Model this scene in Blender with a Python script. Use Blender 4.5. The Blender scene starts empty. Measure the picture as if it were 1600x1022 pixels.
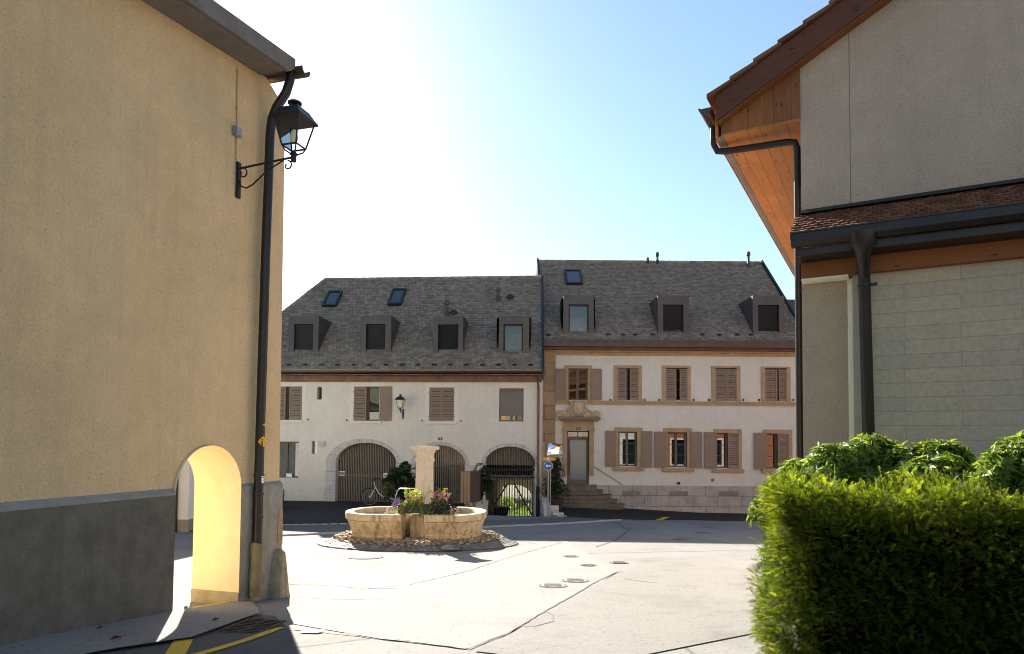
import bpy, bmesh, math, random
import numpy as np
from mathutils import Vector, Matrix
random.seed(7); rng = np.random.default_rng(7)
S = bpy.context.scene; C = S.collection
rad = math.radians

# ------------------------------------------------------------------ camera
F = 1060.0; TH = rad(2.3); RO = 0.008; PPY = 690 - F*math.tan(TH)
_d = np.array([0, math.cos(TH), math.sin(TH)]); _u = np.array([0, -math.sin(TH), math.cos(TH)]); _r = np.array([1., 0, 0])
_r2 = _r*math.cos(RO) + _u*math.sin(RO); _u2 = _u*math.cos(RO) - _r*math.sin(RO)
cam = bpy.data.cameras.new('camera'); cam_o = bpy.data.objects.new('camera', cam); C.objects.link(cam_o)
cam.sensor_width = 36; cam.lens = F*36/1600; cam.shift_y = (PPY - 511)/1600; cam.clip_start = .05; cam.clip_end = 3000
cam_o.matrix_world = Matrix(((_r2[0], _u2[0], -_d[0], 0), (_r2[1], _u2[1], -_d[1], 0), (_r2[2], _u2[2], -_d[2], 0), (0, 0, 0, 1)))
S.camera = cam_o
# ------------------------------------------------------------------ light
SUN_AZ = rad(-21.9); SUN_EL = rad(29.2)
w = bpy.data.worlds.new("World"); S.world = w; w.use_nodes = True
nt = w.node_tree; bg = nt.nodes['Background']; sky = nt.nodes.new('ShaderNodeTexSky')
sky.sky_type = 'NISHITA'; sky.sun_disc = False; sky.sun_elevation = SUN_EL; sky.sun_rotation = SUN_AZ
sky.air_density = 1.6; sky.dust_density = 0.5; sky.ozone_density = 3.4; sky.altitude = 400
nt.links.new(sky.outputs[0], bg.inputs[0]); bg.inputs[1].default_value = 0.053
sl = bpy.data.lights.new('sun', 'SUN'); sl.energy = 5.0; sl.angle = rad(.5); sl.color = (1, .935, .83)
so = bpy.data.objects.new('sun', sl); C.objects.link(so)
_sd = Vector((math.sin(SUN_AZ)*math.cos(SUN_EL), math.cos(SUN_AZ)*math.cos(SUN_EL), math.sin(SUN_EL)))
so.rotation_euler = (-_sd).to_track_quat('-Z', 'Y').to_euler()
S.view_settings.view_transform = 'Standard'; S.view_settings.look = 'None'
S.view_settings.exposure = 1.84; S.view_settings.gamma = 1
S.render.engine = 'CYCLES'; S.cycles.filter_width = 1.0; S.cycles.max_bounces = 8; S.cycles.diffuse_bounces = 5; S.cycles.transparent_max_bounces = 16

# ------------------------------------------------------------------ helpers
def ray(px, py): return _d + (px-800)/F*_r2 + (PPY-py)/F*_u2
def P(px, py, Y): v = ray(px, py); return v*(Y/v[1])
class Frame:
    """a facade's own axes: x along it to the right, y into the building, z up"""
    def __init__(s, o, yaw):
        s.o = np.array(o, float); s.yaw = yaw
        s.x = np.array([math.cos(yaw), math.sin(yaw), 0]); s.y = np.array([-math.sin(yaw), math.cos(yaw), 0])
    def L(s, px, py, dep=0.0):
        v = ray(px, py); t = (np.dot(s.y, s.o)+dep)/np.dot(s.y, v); q = v*t - s.o
        return float(np.dot(q, s.x)), float(q[2])
    def rect(s, x0, y0, x1, y1, dep=0.0):
        ym = (y0+y1)/2; xm = (x0+x1)/2
        return s.L(x0, ym, dep)[0], s.L(x1, ym, dep)[0], s.L(xm, y1, dep)[1], s.L(xm, y0, dep)[1]   # u0,u1,z0,z1
    def W(s, u, d, z): return s.o + s.x*u + s.y*d + np.array([0, 0, z])
    def plane(s, px, py, p, n):
        v = ray(px, py); n = s.x*n[0]+s.y*n[1]+np.array([0, 0, n[2]]); p = s.W(*p)
        q = v*(np.dot(n, p)/np.dot(n, v)) - s.o
        return np.array([np.dot(q, s.x), np.dot(q, s.y), q[2]])

def sstep(a, b, x): t = np.clip((x-a)/(b-a), 0, 1); return t*t*(3-2*t)
def street(Y):
    s = -1.905 - .054*(Y-8.35) + .046*.5*((8.35-Y)+np.sqrt((8.35-Y)**2+.3))
    return np.where(Y < 3, np.minimum(s, -1.36-.0*Y), s) if np.ndim(Y) else (min(s, -1.36) if Y < 3 else s)
def farz(x): return np.interp(x, [-40, -3, 3, 11, 40], [-2.56, -2.58, -2.76, -3.2, -4.6])
def h(x, y):
    a = street(y); b = farz(x) + 0*y
    base = .5*(a+b+np.sqrt((a-b)**2+.004))
    m = 1-sstep(.74, 1.0, np.hypot((x+2.05)/2.22, (y-15.2)/1.82)); base = base*(1-m)+m*(-2.10)
    p = sstep(-1.75, -1.3, x)*(1-sstep(1.15, 1.32, x))*sstep(24.3, 25.3, y)
    base = base*(1-p) + p*(-2.78-.12*(y-24.6))
    g = sstep(36, 37.2, y)
    return base*(1-g) + g*(-4.32)
def G(px, py):
    v = ray(px, py); t = 4.0
    for _ in range(400):
        q = v*t
        e = q[2]-float(h(q[0], q[1]))
        if e < 1e-4: break
        t += max(e*.7, .0005)
    return v*t

class MB:
    def __init__(s): s.v = []; s.f = []
    def add(s, vs, fs): n = len(s.v); s.v += [tuple(map(float, q)) for q in vs]; s.f += [tuple(i+n for i in f) for f in fs]; return s
    def box(s, x0, x1, y0, y1, z0, z1):
        return s.add([(x0,y0,z0),(x1,y0,z0),(x1,y1,z0),(x0,y1,z0),(x0,y0,z1),(x1,y0,z1),(x1,y1,z1),(x0,y1,z1)],
                     [(3,2,1,0),(4,5,6,7),(0,1,5,4),(1,2,6,5),(2,3,7,6),(3,0,4,7)])
    def prism(s, poly, y0, y1):                     # convex-ish polygon in (x,z), extruded in y
        n = len(poly)
        return s.add([(x, y0, z) for x, z in poly]+[(x, y1, z) for x, z in poly],
                     [tuple(range(n)), tuple(range(2*n-1, n-1, -1))]+[((i+1) % n, i, n+i, n+(i+1) % n) for i in range(n)])
    def vprism(s, poly, z0, z1):                    # polygon in (x,y), extruded in z
        n = len(poly)
        return s.add([(x, y, z0) for x, y in poly]+[(x, y, z1) for x, y in poly],
                     [tuple(range(n-1, -1, -1)), tuple(range(n, 2*n))]+[(i, (i+1) % n, n+(i+1) % n, n+i) for i in range(n)])
    def xprism(s, poly, x0, x1):                    # polygon in (y,z), extruded in x
        n = len(poly)
        return s.add([(x0, y, z) for y, z in poly]+[(x1, y, z) for y, z in poly],
                     [tuple(range(n-1, -1, -1)), tuple(range(n, 2*n))]+[(i, (i+1) % n, n+(i+1) % n, n+i) for i in range(n)])
    def tube(s, pts, r, n=10, cap=True):
        pts = [Vector(p) for p in pts]; rs = r if hasattr(r, '__len__') else [r]*len(pts)
        vs = []; fs = []; ref = None
        for i, p in enumerate(pts):
            a = pts[max(i-1, 0)]; b = pts[min(i+1, len(pts)-1)]; t = (b-a).normalized()
            if ref is None: ref = t.orthogonal().normalized()
            ref = (ref - t*ref.dot(t)).normalized(); bi = t.cross(ref)
            for k in range(n):
                an = 2*math.pi*k/n; vs.append(p+(ref*math.cos(an)+bi*math.sin(an))*rs[i])
        for i in range(len(pts)-1):
            for k in range(n): fs.append((i*n+k, i*n+(k+1) % n, (i+1)*n+(k+1) % n, (i+1)*n+k))
        if cap: fs += [tuple(range(n-1, -1, -1)), tuple(range((len(pts)-1)*n, len(pts)*n))]
        return s.add(vs, fs)
    def lathe(s, prof, c=(0, 0, 0), n=20):
        vs = []; fs = []
        for r, z in prof:
            for k in range(n): a = 2*math.pi*k/n; vs.append((c[0]+r*math.cos(a), c[1]+r*math.sin(a), c[2]+z))
        for i in range(len(prof)-1):
            for k in range(n): fs.append((i*n+k, i*n+(k+1) % n, (i+1)*n+(k+1) % n, (i+1)*n+k))
        fs += [tuple(range(n-1, -1, -1)), tuple(range((len(prof)-1)*n, len(prof)*n))]
        return s.add(vs, fs)
    def torus(s, c, R, r, ax='y', n=28, m=8):
        pts = []
        for k in range(n):
            a = 2*math.pi*k/n
            for j in range(m):
                b = 2*math.pi*j/m; q = R+r*math.cos(b)
                p = (q*math.cos(a), r*math.sin(b), q*math.sin(a)) if ax == 'y' else (r*math.sin(b), q*math.cos(a), q*math.sin(a))
                pts.append((c[0]+p[0], c[1]+p[1], c[2]+p[2]))
        return s.add(pts, [(k*m+j, k*m+(j+1) % m, ((k+1) % n)*m+(j+1) % m, ((k+1) % n)*m+j) for k in range(n) for j in range(m)])
    def xf(s, M, start=0):
        for i in range(start, len(s.v)): s.v[i] = tuple(M @ Vector(s.v[i]))
        return s

def link_mesh(name, me, mat, parent=None, smooth=False):
    o = bpy.data.objects.new(name, me); C.objects.link(o)
    if mat: me.materials.append(mat)
    if parent: o.parent = parent
    if smooth:
        for p in me.polygons: p.use_smooth = True
    return o
def part(name, mb, mat, parent=None, smooth=False, bevel=0):
    me = bpy.data.meshes.new(name); me.from_pydata(mb.v, [], mb.f); me.update()
    bm = bmesh.new(); bm.from_mesh(me); bmesh.ops.recalc_face_normals(bm, faces=bm.faces)
    if bevel: bmesh.ops.bevel(bm, geom=[e for e in bm.edges if len(e.link_faces) == 2 and e.calc_face_angle(0) > .6], offset=bevel, segments=2, affect='EDGES', clamp_overlap=True)
    bm.to_mesh(me); bm.free()
    o = link_mesh(name, me, mat, parent, smooth)
    if smooth:
        try: me.set_sharp_from_angle(angle=rad(40))
        except Exception: pass
    return o
def tag(o, label, cat, group=None):
    o['label'] = label; o['category'] = cat
    if group: o['group'] = group
    return o
def thing(name, label, cat, loc=(0, 0, 0), rz=0, group=None):
    o = bpy.data.objects.new(name, None); C.objects.link(o); o.location = [float(q) for q in loc]; o.rotation_euler = (0, 0, rz); o.empty_display_size = .2
    return tag(o, label, cat, group)
def struct(o): o['kind'] = 'structure'; return o
def stuff(o): o['kind'] = 'stuff'; return o
def dup(root, loc, rz=None, label=None):
    r = root.copy(); C.objects.link(r); r.location = [float(q) for q in loc]
    if rz is not None: r.rotation_euler = (0, 0, rz)
    if label: r['label'] = label
    for ch in list(root.children):
        c = ch.copy(); C.objects.link(c); c.parent = r
        for g_ in ch.children: d_ = g_.copy(); C.objects.link(d_); d_.parent = c
    return r
def slab(outline, holes, y0, y1):
    """wall in the (x,z) plane with openings; returns an MB"""
    cu = bpy.data.curves.new('c', 'CURVE'); cu.dimensions = '2D'; cu.fill_mode = 'BOTH'; cu.extrude = (y1-y0)/2
    for poly in [outline]+holes:
        sp = cu.splines.new('POLY'); sp.points.add(len(poly)-1)
        for i, (x, z) in enumerate(poly): sp.points[i].co = (x, z, 0, 1)
        sp.use_cyclic_u = True
    o = bpy.data.objects.new('c', cu); me = bpy.data.meshes.new_from_object(o)
    mb = MB(); ym = (y0+y1)/2
    mb.add([(v.co.x, ym-v.co.z, v.co.y) for v in me.vertices], [tuple(p.vertices) for p in me.polygons])
    bpy.data.objects.remove(o); bpy.data.curves.remove(cu); bpy.data.meshes.remove(me)
    return mb
def text_mb(txt, size, y=0.0, dep=.002):
    cu = bpy.data.curves.new('t', 'FONT'); cu.body = txt; cu.size = size; cu.align_x = 'CENTER'; cu.align_y = 'CENTER'; cu.extrude = dep
    o = bpy.data.objects.new('t', cu); me = bpy.data.meshes.new_from_object(o); mb = MB()
    mb.add([(v.co.x, y-v.co.z, v.co.y) for v in me.vertices], [tuple(p.vertices) for p in me.polygons])
    bpy.data.objects.remove(o); bpy.data.curves.remove(cu); bpy.data.meshes.remove(me); return mb
def shift(mb, dx, dy, dz): mb.v = [(a+dx, b+dy, c+dz) for a, b, c in mb.v]; return mb
def arch_pts(u0, u1, zs, zc, n=24):                  # from right spring over the crown to left spring
    c = (u0+u1)/2; a = (u1-u0)/2
    return [(c+a*math.cos(math.pi*i/n), zs+(zc-zs)*math.sin(math.pi*i/n)) for i in range(n+1)]
def arch_hole(u0, u1, zb, zs, zc, n=24): return [(u0, zb), (u1, zb)]+arch_pts(u0, u1, zs, zc, n)
def rhole(u0, u1, z0, z1): return [(u0, z0), (u1, z0), (u1, z1), (u0, z1)]

# ------------------------------------------------------------------ materials
class NT:
    def __init__(s, name):
        s.m = bpy.data.materials.new(name); s.m.use_nodes = True; s.t = s.m.node_tree; s.b = s.t.nodes['Principled BSDF']
        s.tc = s.t.nodes.new('ShaderNodeTexCoord'); s.co = s.tc.outputs['Object']
    def n(s, typ, **kw):
        q = s.t.nodes.new(typ)
        for k, v in kw.items():
            if k in q.inputs: q.inputs[k].default_value = v
            else: setattr(q, k, v)
        return q
    def l(s, a, b): s.t.links.new(a, b)
    def map(s, scale=(1, 1, 1), rot=(0, 0, 0), loc=(0, 0, 0)):
        q = s.n('ShaderNodeMapping'); q.inputs['Scale'].default_value = scale; q.inputs['Rotation'].default_value = rot; q.inputs['Location'].default_value = loc
        s.l(s.co, q.inputs[0]); return q.outputs[0]
    def noise(s, scale, detail=5, rough=.6, vec=None):
        q = s.n('ShaderNodeTexNoise', Scale=scale, Detail=detail, Roughness=rough); s.l(vec or s.co, q.inputs['Vector']); return q.outputs['Fac']
    def ramp(s, fac, stops):
        q = s.n('ShaderNodeValToRGB'); e = q.color_ramp.elements
        while len(e) > 1: e.remove(e[-1])
        e[0].position = stops[0][0]; e[0].color = (*stops[0][1], 1)
        for p, c in stops[1:]: k = e.new(p); k.color = (*c, 1)
        s.l(fac, q.inputs[0]); return q.outputs[0]
    def mix(s, fac, a, b, typ='MIX'):
        q = s.n('ShaderNodeMix', data_type='RGBA', blend_type=typ)
        for sock, val in ((q.inputs[0], fac), (q.inputs[6], a), (q.inputs[7], b)):
            if isinstance(val, (int, float)): sock.default_value = val
            elif isinstance(val, tuple): sock.default_value = (*val, 1)
            else: s.l(val, sock)
        return q.outputs[2]
    def bump(s, hgt, strength=.4, dist=.02, prev=None):
        q = s.n('ShaderNodeBump', Strength=strength, Distance=dist); s.l(hgt, q.inputs['Height'])
        if prev: s.l(prev, q.inputs['Normal'])
        s.l(q.outputs[0], s.b.inputs['Normal']); return q.outputs[0]
    def fin(s, col=None, rough=.8, spec=.3, metal=0):
        if col is not None:
            if isinstance(col, tuple): s.b.inputs['Base Color'].default_value = (*col, 1)
            else: s.l(col, s.b.inputs['Base Color'])
        s.b.inputs['Roughness'].default_value = rough; s.b.inputs['Specular IOR Level'].default_value = spec; s.b.inputs['Metallic'].default_value = metal
        return s.m
def sc(c, k): return tuple(min(1, q*k) for q in c)
def simple(name, col, rough=.7, spec=.3, metal=0, var=.18, scale=6, bump=0, bscale=60, bdist=.01):
    t = NT(name); f = t.noise(scale, 6, .65)
    col_ = t.ramp(f, [(.3, sc(col, 1-var)), (.7, sc(col, 1+var))])
    if bump: t.bump(t.noise(bscale, 4, .6), bump, bdist)
    return t.fin(col_, rough, spec, metal)
def plaster(name, col, rough_scale=45, strength=.5, dist=.02, speck=.0, stain=.12, midk=.35):
    t = NT(name); big = t.noise(.7, 6, .6); mid = t.noise(5, 6, .7)
    c = t.mix(t.ramp(big, [(.35, (0,)*3), (.65, (1,)*3)]), sc(col, 1-stain), sc(col, 1+stain*.6))
    c = t.mix(t.ramp(mid, [(.3, (.82,)*3), (.7, (1.1,)*3)]), c, c) if False else t.mix(midk, c, t.ramp(mid, [(.32, sc(col, .62 if midk > .4 else .8)), (.68, sc(col, 1.3 if midk > .4 else 1.12))]))
    c = t.mix(t.ramp(t.noise(3, 6, .65, t.map((2.5, 2.5, .12))), [(.5, (0,)*3), (.75, (stain*1.6,)*3)]), c, sc(col, .6))
    hg = t.noise(rough_scale, 5, .75)
    if speck: c = t.mix(speck*.75, c, t.mix(1.0, c, t.ramp(t.noise(rough_scale*.8, 4, .8), [(.36, (.78,)*3), (.64, (1.16,)*3)]), 'MULTIPLY'))
    if speck: c = t.mix(t.ramp(hg, [(.33, (min(1, speck*1.4),)*3), (.41, (0,)*3)]), c, sc(col, .2))
    t.bump(hg, strength, dist)
    return t.fin(c, .93, .15)
def wood(name, col, axis='x', grain=9, var=.35, rough=.6, knots=True, boards=None):
    t = NT(name); scl = {'x': (1, 14, 14), 'y': (14, 1, 14), 'z': (14, 14, 1)}[axis]
    v = t.map(scl); f = t.noise(grain*.35, 6, .65, v); b = t.noise(1.7, 3, .5)
    c = t.ramp(f, [(.3, sc(col, 1-var)), (.52, col), (.75, sc(col, 1+var*.7))])
    c = t.mix(.3, c, t.ramp(b, [(.35, sc(col, .65)), (.65, sc(col, 1.2))]))
    if knots:
        vo = t.n('ShaderNodeTexVoronoi', Scale=7.0); t.l(t.map({'x': (.6, 1.6, 1.6), 'y': (1.6, .6, 1.6), 'z': (1.6, 1.6, .6)}[axis]), vo.inputs['Vector'])
        c = t.mix(t.ramp(vo.outputs['Distance'], [(.09, (.85,)*3), (.17, (0,)*3)]), c, sc(col, .22))
    if boards:
        q = t.n('ShaderNodeSeparateXYZ'); t.l(t.co, q.inputs[0]); m1 = t.n('ShaderNodeMath', operation='MULTIPLY'); m1.inputs[1].default_value = 1/boards[1]; t.l(q.outputs[boards[0]], m1.inputs[0])
        m2 = t.n('ShaderNodeMath', operation='FRACT'); t.l(m1.outputs[0], m2.inputs[0]); c = t.mix(t.ramp(m2.outputs[0], [(0, (.75,)*3), (.04, (.75,)*3), (.06, (0,)*3)]), c, sc(col, .25))
        m3 = t.n('ShaderNodeMath', operation='FLOOR'); t.l(m1.outputs[0], m3.inputs[0]); wn = t.n('ShaderNodeTexWhiteNoise', noise_dimensions='1D'); t.l(m3.outputs[0], wn.inputs['W']); c = t.mix(1.0, c, t.ramp(wn.outputs['Value'], [(0, (.78,)*3), (1, (1.15,)*3)]), 'MULTIPLY')
    t.bump(f, .25, .006); return t.fin(c, rough, .3)
def tiles_mat(name, cols, rough=.75):
    t = NT(name); g = t.n('ShaderNodeNewGeometry'); c = t.ramp(g.outputs['Random Per Island'], cols)
    c = t.mix(.15, c, t.ramp(t.noise(1.3, 6, .7), [(.3, sc(cols[0][1], .8)), (.7, sc(cols[-1][1], 1.15))]))
    c = t.mix(t.ramp(t.noise(9, 5, .7), [(.58, (0,)*3), (.76, (.3,)*3)]), c, (.16, .15, .12))
    t.bump(t.noise(40, 3, .6), .3, .006); return t.fin(c, rough, .15)
def stone(name, col, bw=0, bh=0, mortar=(.2, .17, .13), msize=.012, axes='xz', stain=.35, rough=.88, bump=.35, mk=.45, st=.56):
    t = NT(name); a = t.noise(1.8, 7, .7); b = t.noise(22, 5, .7); d = t.noise(4, 5, .65, t.map((3, 3, .35)))
    c = t.ramp(a, [(.3, sc(col, 1-stain)), (.55, col), (.75, sc(col, 1.15))])
    c = t.mix(.35, c, t.ramp(b, [(.35, sc(col, .6)), (.6, sc(col, 1.1))]))
    c = t.mix(t.ramp(d, [(st, (0,)*3), (st+.17, (min(1, stain*1.3),)*3)]), c, tuple(q_*k_ for q_, k_ in zip(col, (.34, .33, .27))))
    hb = b
    if bw:
        rot = (rad(90), 0, 0) if axes == 'xz' else (0, 0, 0)
        br = t.n('ShaderNodeTexBrick', Scale=1.0); br.inputs['Brick Width'].default_value = bw; br.inputs['Row Height'].default_value = bh
        br.inputs['Mortar Size'].default_value = msize; br.inputs['Mortar Smooth'].default_value = .3
        br.inputs['Color1'].default_value = (.8, .8, .8, 1) if mk < .6 else (.95, .95, .95, 1); br.inputs['Color2'].default_value = (1.08, 1.03, .98, 1); br.inputs['Mortar'].default_value = (mk, mk*.95, mk*.88, 1)
        q = t.n('ShaderNodeSeparateXYZ'); t.l(t.co, q.inputs[0]); k = t.n('ShaderNodeCombineXYZ')
        t.l(q.outputs['X' if axes[0] == 'x' else 'Y'], k.inputs['X']); t.l(q.outputs['Z' if axes[1] == 'z' else 'Y'], k.inputs['Y'])
        t.l(k.outputs[0], br.inputs['Vector']); c = t.mix(1.0, c, br.outputs['Color'], 'MULTIPLY')
        inv = t.n('ShaderNodeMath', operation='SUBTRACT'); inv.inputs[0].default_value = 1; t.l(br.outputs['Fac'], inv.inputs[1])
        nb = t.bump(inv.outputs[0], .6, .012); t.bump(hb, bump, .01, nb)
    else: t.bump(hb, bump, .01)
    return t.fin(c, rough, .2)
def leaf(name, dark, light, trans=.45, rough=.45, spec=.35):
    t = NT(name); at = t.n('ShaderNodeAttribute', attribute_name='tint')
    c = t.ramp(at.outputs['Fac'], [(0, dark), (.6, tuple((a+b)/2 for a, b in zip(dark, light))), (1, light)])
    t.fin(c, rough, spec); tr = t.n('ShaderNodeBsdfTranslucent'); t.l(t.mix(1.0, c, (1.5, 1.6, .55), 'MULTIPLY'), tr.inputs[0])
    mx = t.n('ShaderNodeMixShader'); mx.inputs[0].default_value = trans
    t.l(t.b.outputs[0], mx.inputs[1]); t.l(tr.outputs[0], mx.inputs[2]); t.l(mx.outputs[0], t.t.nodes['Material Output'].inputs[0]); return t.m
def glass_mat(name, ior=1.9, tint=(.75, .8, .8)):
    t = NT(name); t.t.nodes.remove(t.b); tr = t.n('ShaderNodeBsdfTransparent'); tr.inputs[0].default_value = (*tint, 1)
    gl = t.n('ShaderNodeBsdfGlossy'); gl.inputs['Roughness'].default_value = .015
    fr = t.n('ShaderNodeFresnel', IOR=ior); mx = t.n('ShaderNodeMixShader'); t.l(fr.outputs[0], mx.inputs[0])
    wv = t.n('ShaderNodeBump', Strength=.012, Distance=.02); t.l(t.noise(1.2, 1, .4), wv.inputs['Height']); t.l(wv.outputs[0], gl.inputs['Normal'])
    t.l(tr.outputs[0], mx.inputs[1]); t.l(gl.outputs[0], mx.inputs[2]); t.l(mx.outputs[0], t.t.nodes['Material Output'].inputs[0]); return t.m
def asphalt(name, col, bumpk=.4, light=.5, cracks=True):
    t = NT(name); big = t.noise(.35, 6, .6); mid = t.noise(2.2, 7, .7); fine = t.noise(140, 3, .7); grain = t.noise(55, 4, .8)
    c = t.mix(t.ramp(big, [(.38, (0,)*3), (.62, (1,)*3)]), sc(col, .82), sc(col, 1.12))
    c = t.mix(.35, c, t.ramp(mid, [(.3, sc(col, .72)), (.7, sc(col, 1.15))]))
    c = t.mix(.5, c, t.ramp(fine, [(.3, sc(col, .45)), (.5, col), (.68, sc(col, 1.5))]))
    c = t.mix(t.ramp(grain, [(.31, (.8,)*3), (.40, (0,)*3)]), c, sc(col, .35)); c = t.mix(.5, c, t.ramp(t.noise(28, 4, .8), [(.35, sc(col, .7)), (.65, sc(col, 1.25))]))
    pit = t.n('ShaderNodeTexVoronoi', Scale=11); t.l(t.co, pit.inputs['Vector']); c = t.mix(t.ramp(pit.outputs['Distance'], [(.09, (.85,)*3), (.19, (0,)*3)]), c, sc(col, .4))
    c = t.mix(t.ramp(t.noise(.8, 7, .75, t.map(loc=(3.1, 7.7, 0))), [(.5, (0,)*3), (.66, (.6,)*3)]), c, sc(col, .6))
    if cracks:
        vo = t.n('ShaderNodeTexVoronoi', feature='DISTANCE_TO_EDGE', Scale=.16)
        wp = t.n('ShaderNodeTexNoise', Scale=.9, Detail=8, Roughness=.7); t.l(t.co, wp.inputs['Vector'])
        av = t.n('ShaderNodeMix', data_type='VECTOR'); av.inputs[0].default_value = .18
        t.l(t.co, av.inputs[4]); t.l(wp.outputs['Color'], av.inputs[5]); t.l(av.outputs[1], vo.inputs['Vector'])
        c = t.mix(t.ramp(vo.outputs['Distance'], [(.0012, (.75,)*3), (.004, (0,)*3)]), c, sc(col, .3))
    t.bump(t.noise(70, 4, .75), bumpk, .012); return t.fin(c, .9, .25)

m_ylw = plaster('ochre_roughcast', (.93, .66, .38), 48, 1.0, .03, .62, .14)
m_jamb = plaster('smooth_yellow_paint', (.86, .715, .45), 12, .15, .01, 0, .08)
m_dado = plaster('grey_dado', (.20, .178, .145), 60, 1.0, .02, .5, .4, .6)
m_dado2 = plaster('pale_grey_dado', (.38, .34, .28), 60, 1.0, .02, .6, .4, .6)
m_dadotop = simple('grey_ledge', (.25, .245, .225), .9, bump=.3, bscale=50)
m_beigebase = simple('beige_base', (.36, .30, .19), .9, var=.2)
m_white = plaster('warm_white_plaster', (.72, .665, .57), 30, .12, .01, 0, .1)
m_white2 = plaster('pinkish_white_plaster', (.70, .675, .59), 30, .10, .01, 0, .1)
m_whitewin = simple('white_surround', (.74, .69, .60), .85, var=.06)
m_sand = stone('sandstone', (.47, .335, .195), stain=.35)
m_sandb = stone('sandstone_blocks', (.43, .31, .185), .95, .62, stain=.35)
m_sandp = stone('pale_sandstone', (.60, .45, .30), stain=.3)
m_lime = stone('grey_limestone', (.60, .575, .52), stain=.4)
m_plinth = stone('limestone_plinth', (.50, .47, .42), 1.05, .46, stain=.45)
m_steps = stone('mossy_step_stone', (.22, .20, .15), .8, .17, stain=.5)
m_fount = stone('fountain_limestone', (.70, .55, .35), stain=.6, st=.47)
m_pillar = stone('pillar_limestone', (.66, .57, .46), stain=.22)
m_guard = stone('dirty_guard_stone', (.42, .33, .21), stain=.7, st=.5)
m_brick = stone('bare_render', (.40, .27, .15), stain=.4)
m_tile = tiles_mat('slate_brown_tiles', [(0, (.165, .137, .11)), (.3, (.215, .18, .145)), (.7, (.265, .222, .178)), (1, (.33, .278, .225))], .75)
m_tile_y = simple('old_roof_tiles', (.10, .075, .06), .9, var=.3)
m_tile_r = tiles_mat('brown_clay_tiles', [(0, (.10, .045, .027)), (.5, (.15, .066, .038)), (1, (.22, .105, .06))])
m_copper = simple('brown_copper', (.085, .062, .052), .42, .5, .6, .25, 3)
m_copper2 = simple('red_copper', (.17, .092, .062), .5, .5, .4, .4, 2.2)
m_zinc = simple('dark_zinc', (.085, .072, .067), .45, .5, .5, .2, 2)
m_zincl = simple('light_zinc', (.30, .29, .29), .4, .5, .7, .15, 2)
m_black = simple('black_iron', (.012, .012, .013), .5, .4)
m_iron = simple('dark_green_iron', (.02, .026, .028), .45, .5, .3)
m_pipe = simple('dark_brown_pipe', (.022, .017, .016), .4, .5, .3, .3, 3)
m_shut = simple('taupe_shutter', (.265, .195, .14), .6, .3, var=.08)
m_slat = wood('taupe_slats', (.24, .195, .145), 'z', knots=False)
m_slatd = simple('dark_slats', (.035, .032, .03), .6)
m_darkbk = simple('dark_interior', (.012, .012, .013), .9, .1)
m_blind = simple('anthracite_blind', (.02, .023, .025), .45, .4, .2)
m_blindb = simple('blue_grey_blind', (.012, .018, .023), .5, .4, .2)
m_frame = simple('window_frame_brown', (.15, .115, .085), .55)
m_framed = simple('window_frame_dark', (.016, .02, .022), .45)
m_rollo = simple('taupe_roller_blind', (.19, .17, .15), .8, var=.05)
m_glass = glass_mat('window_glass', 2.0); m_lglass = glass_mat('lantern_glass', 1.12, (.95, .95, .92))
m_mirror = NT('mirror_surface').fin((.85, .85, .85), .03, .5, 1.0)
m_curt = simple('blue_grey_curtain', (.20, .26, .28), .9, var=.25, scale=20)
m_curtw = simple('white_curtain', (.75, .75, .72), .9, var=.1, scale=20)
m_or = wood('orange_varnished_wood', (.50, .185, .048), 'y', var=.22, boards=('X', .145))
m_orx = wood('brown_varnished_beam', (.22, .075, .022), 'x', var=.3)
m_barge = wood('dark_red_bargeboard', (.105, .036, .02), 'x', var=.35)
m_orz = wood('varnished_boards', (.27, .098, .033), 'z', var=.35, boards=('X', .095))
m_rough = plaster('grey_roughcast', (.62, .475, .375), 46, 1.0, .035, .75, .14)
m_pil = plaster('pilaster_roughcast', (.56, .45, .34), 46, 1.0, .035, .75, .12)
m_cmu = stone('painted_block_wall', (.43, .36, .285), .98, .146, msize=.004, stain=.04, bump=.1, mk=.88)
m_cream = simple('cream_bulb_and_sun_edge', (.78, .74, .60), .8, var=.05)  # lantern bulbs, and the pale imitation of sunlit edges on the right house
m_green = simple('pale_green_paint', (.36, .33, .26), .8, var=.07)
m_road = asphalt('worn_asphalt', (.215, .206, .192)); m_dark = asphalt('fresh_dark_asphalt', (.022, .022, .023), .3, cracks=False)
m_mid = asphalt('grey_pavement', (.13, .128, .124), .3, cracks=False)
m_patch = asphalt('pale_asphalt_patch', (.238, .229, .214), .35, cracks=False)
m_conc = asphalt('concrete_pavement', (.26, .245, .225), .35)
m_tar = simple('tar_seam', (.135, .13, .12), .8); m_yel = simple('yellow_road_paint', (.62, .40, .03), .7, var=.25, scale=14, bump=.4)
m_kerb = stone('granite_kerb', (.42, .41, .40), stain=.2)
m_sett = tiles_mat('granite_setts', [(0, (.11, .105, .095)), (1, (.23, .22, .205))])
m_cob = tiles_mat('river_cobbles', [(0, (.13, .09, .06)), (.4, (.25, .185, .12)), (.8, (.36, .29, .21)), (1, (.42, .36, .27))])
m_mort = simple('cobble_mortar', (.12, .10, .08), .95)
m_whitep = simple('white_paper', (.82, .82, .80), .8, var=.02)
m_blue = simple('sign_blue', (.008, .12, .40), .4, .5, var=.04); m_signw = simple('sign_white', (.85, .85, .85), .5, var=.02)
m_navy = simple('enamel_navy', (.02, .018, .06), .3, .5); m_sy = simple('trail_sign_yellow', (.78, .36, .015), .5, var=.05)
m_galv = simple('galvanised_steel', (.30, .31, .31), .45, .5, .6)
m_yew = leaf('yew_needles', (.008, .025, .005), (.33, .37, .035), .42, .7, .06)
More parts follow.
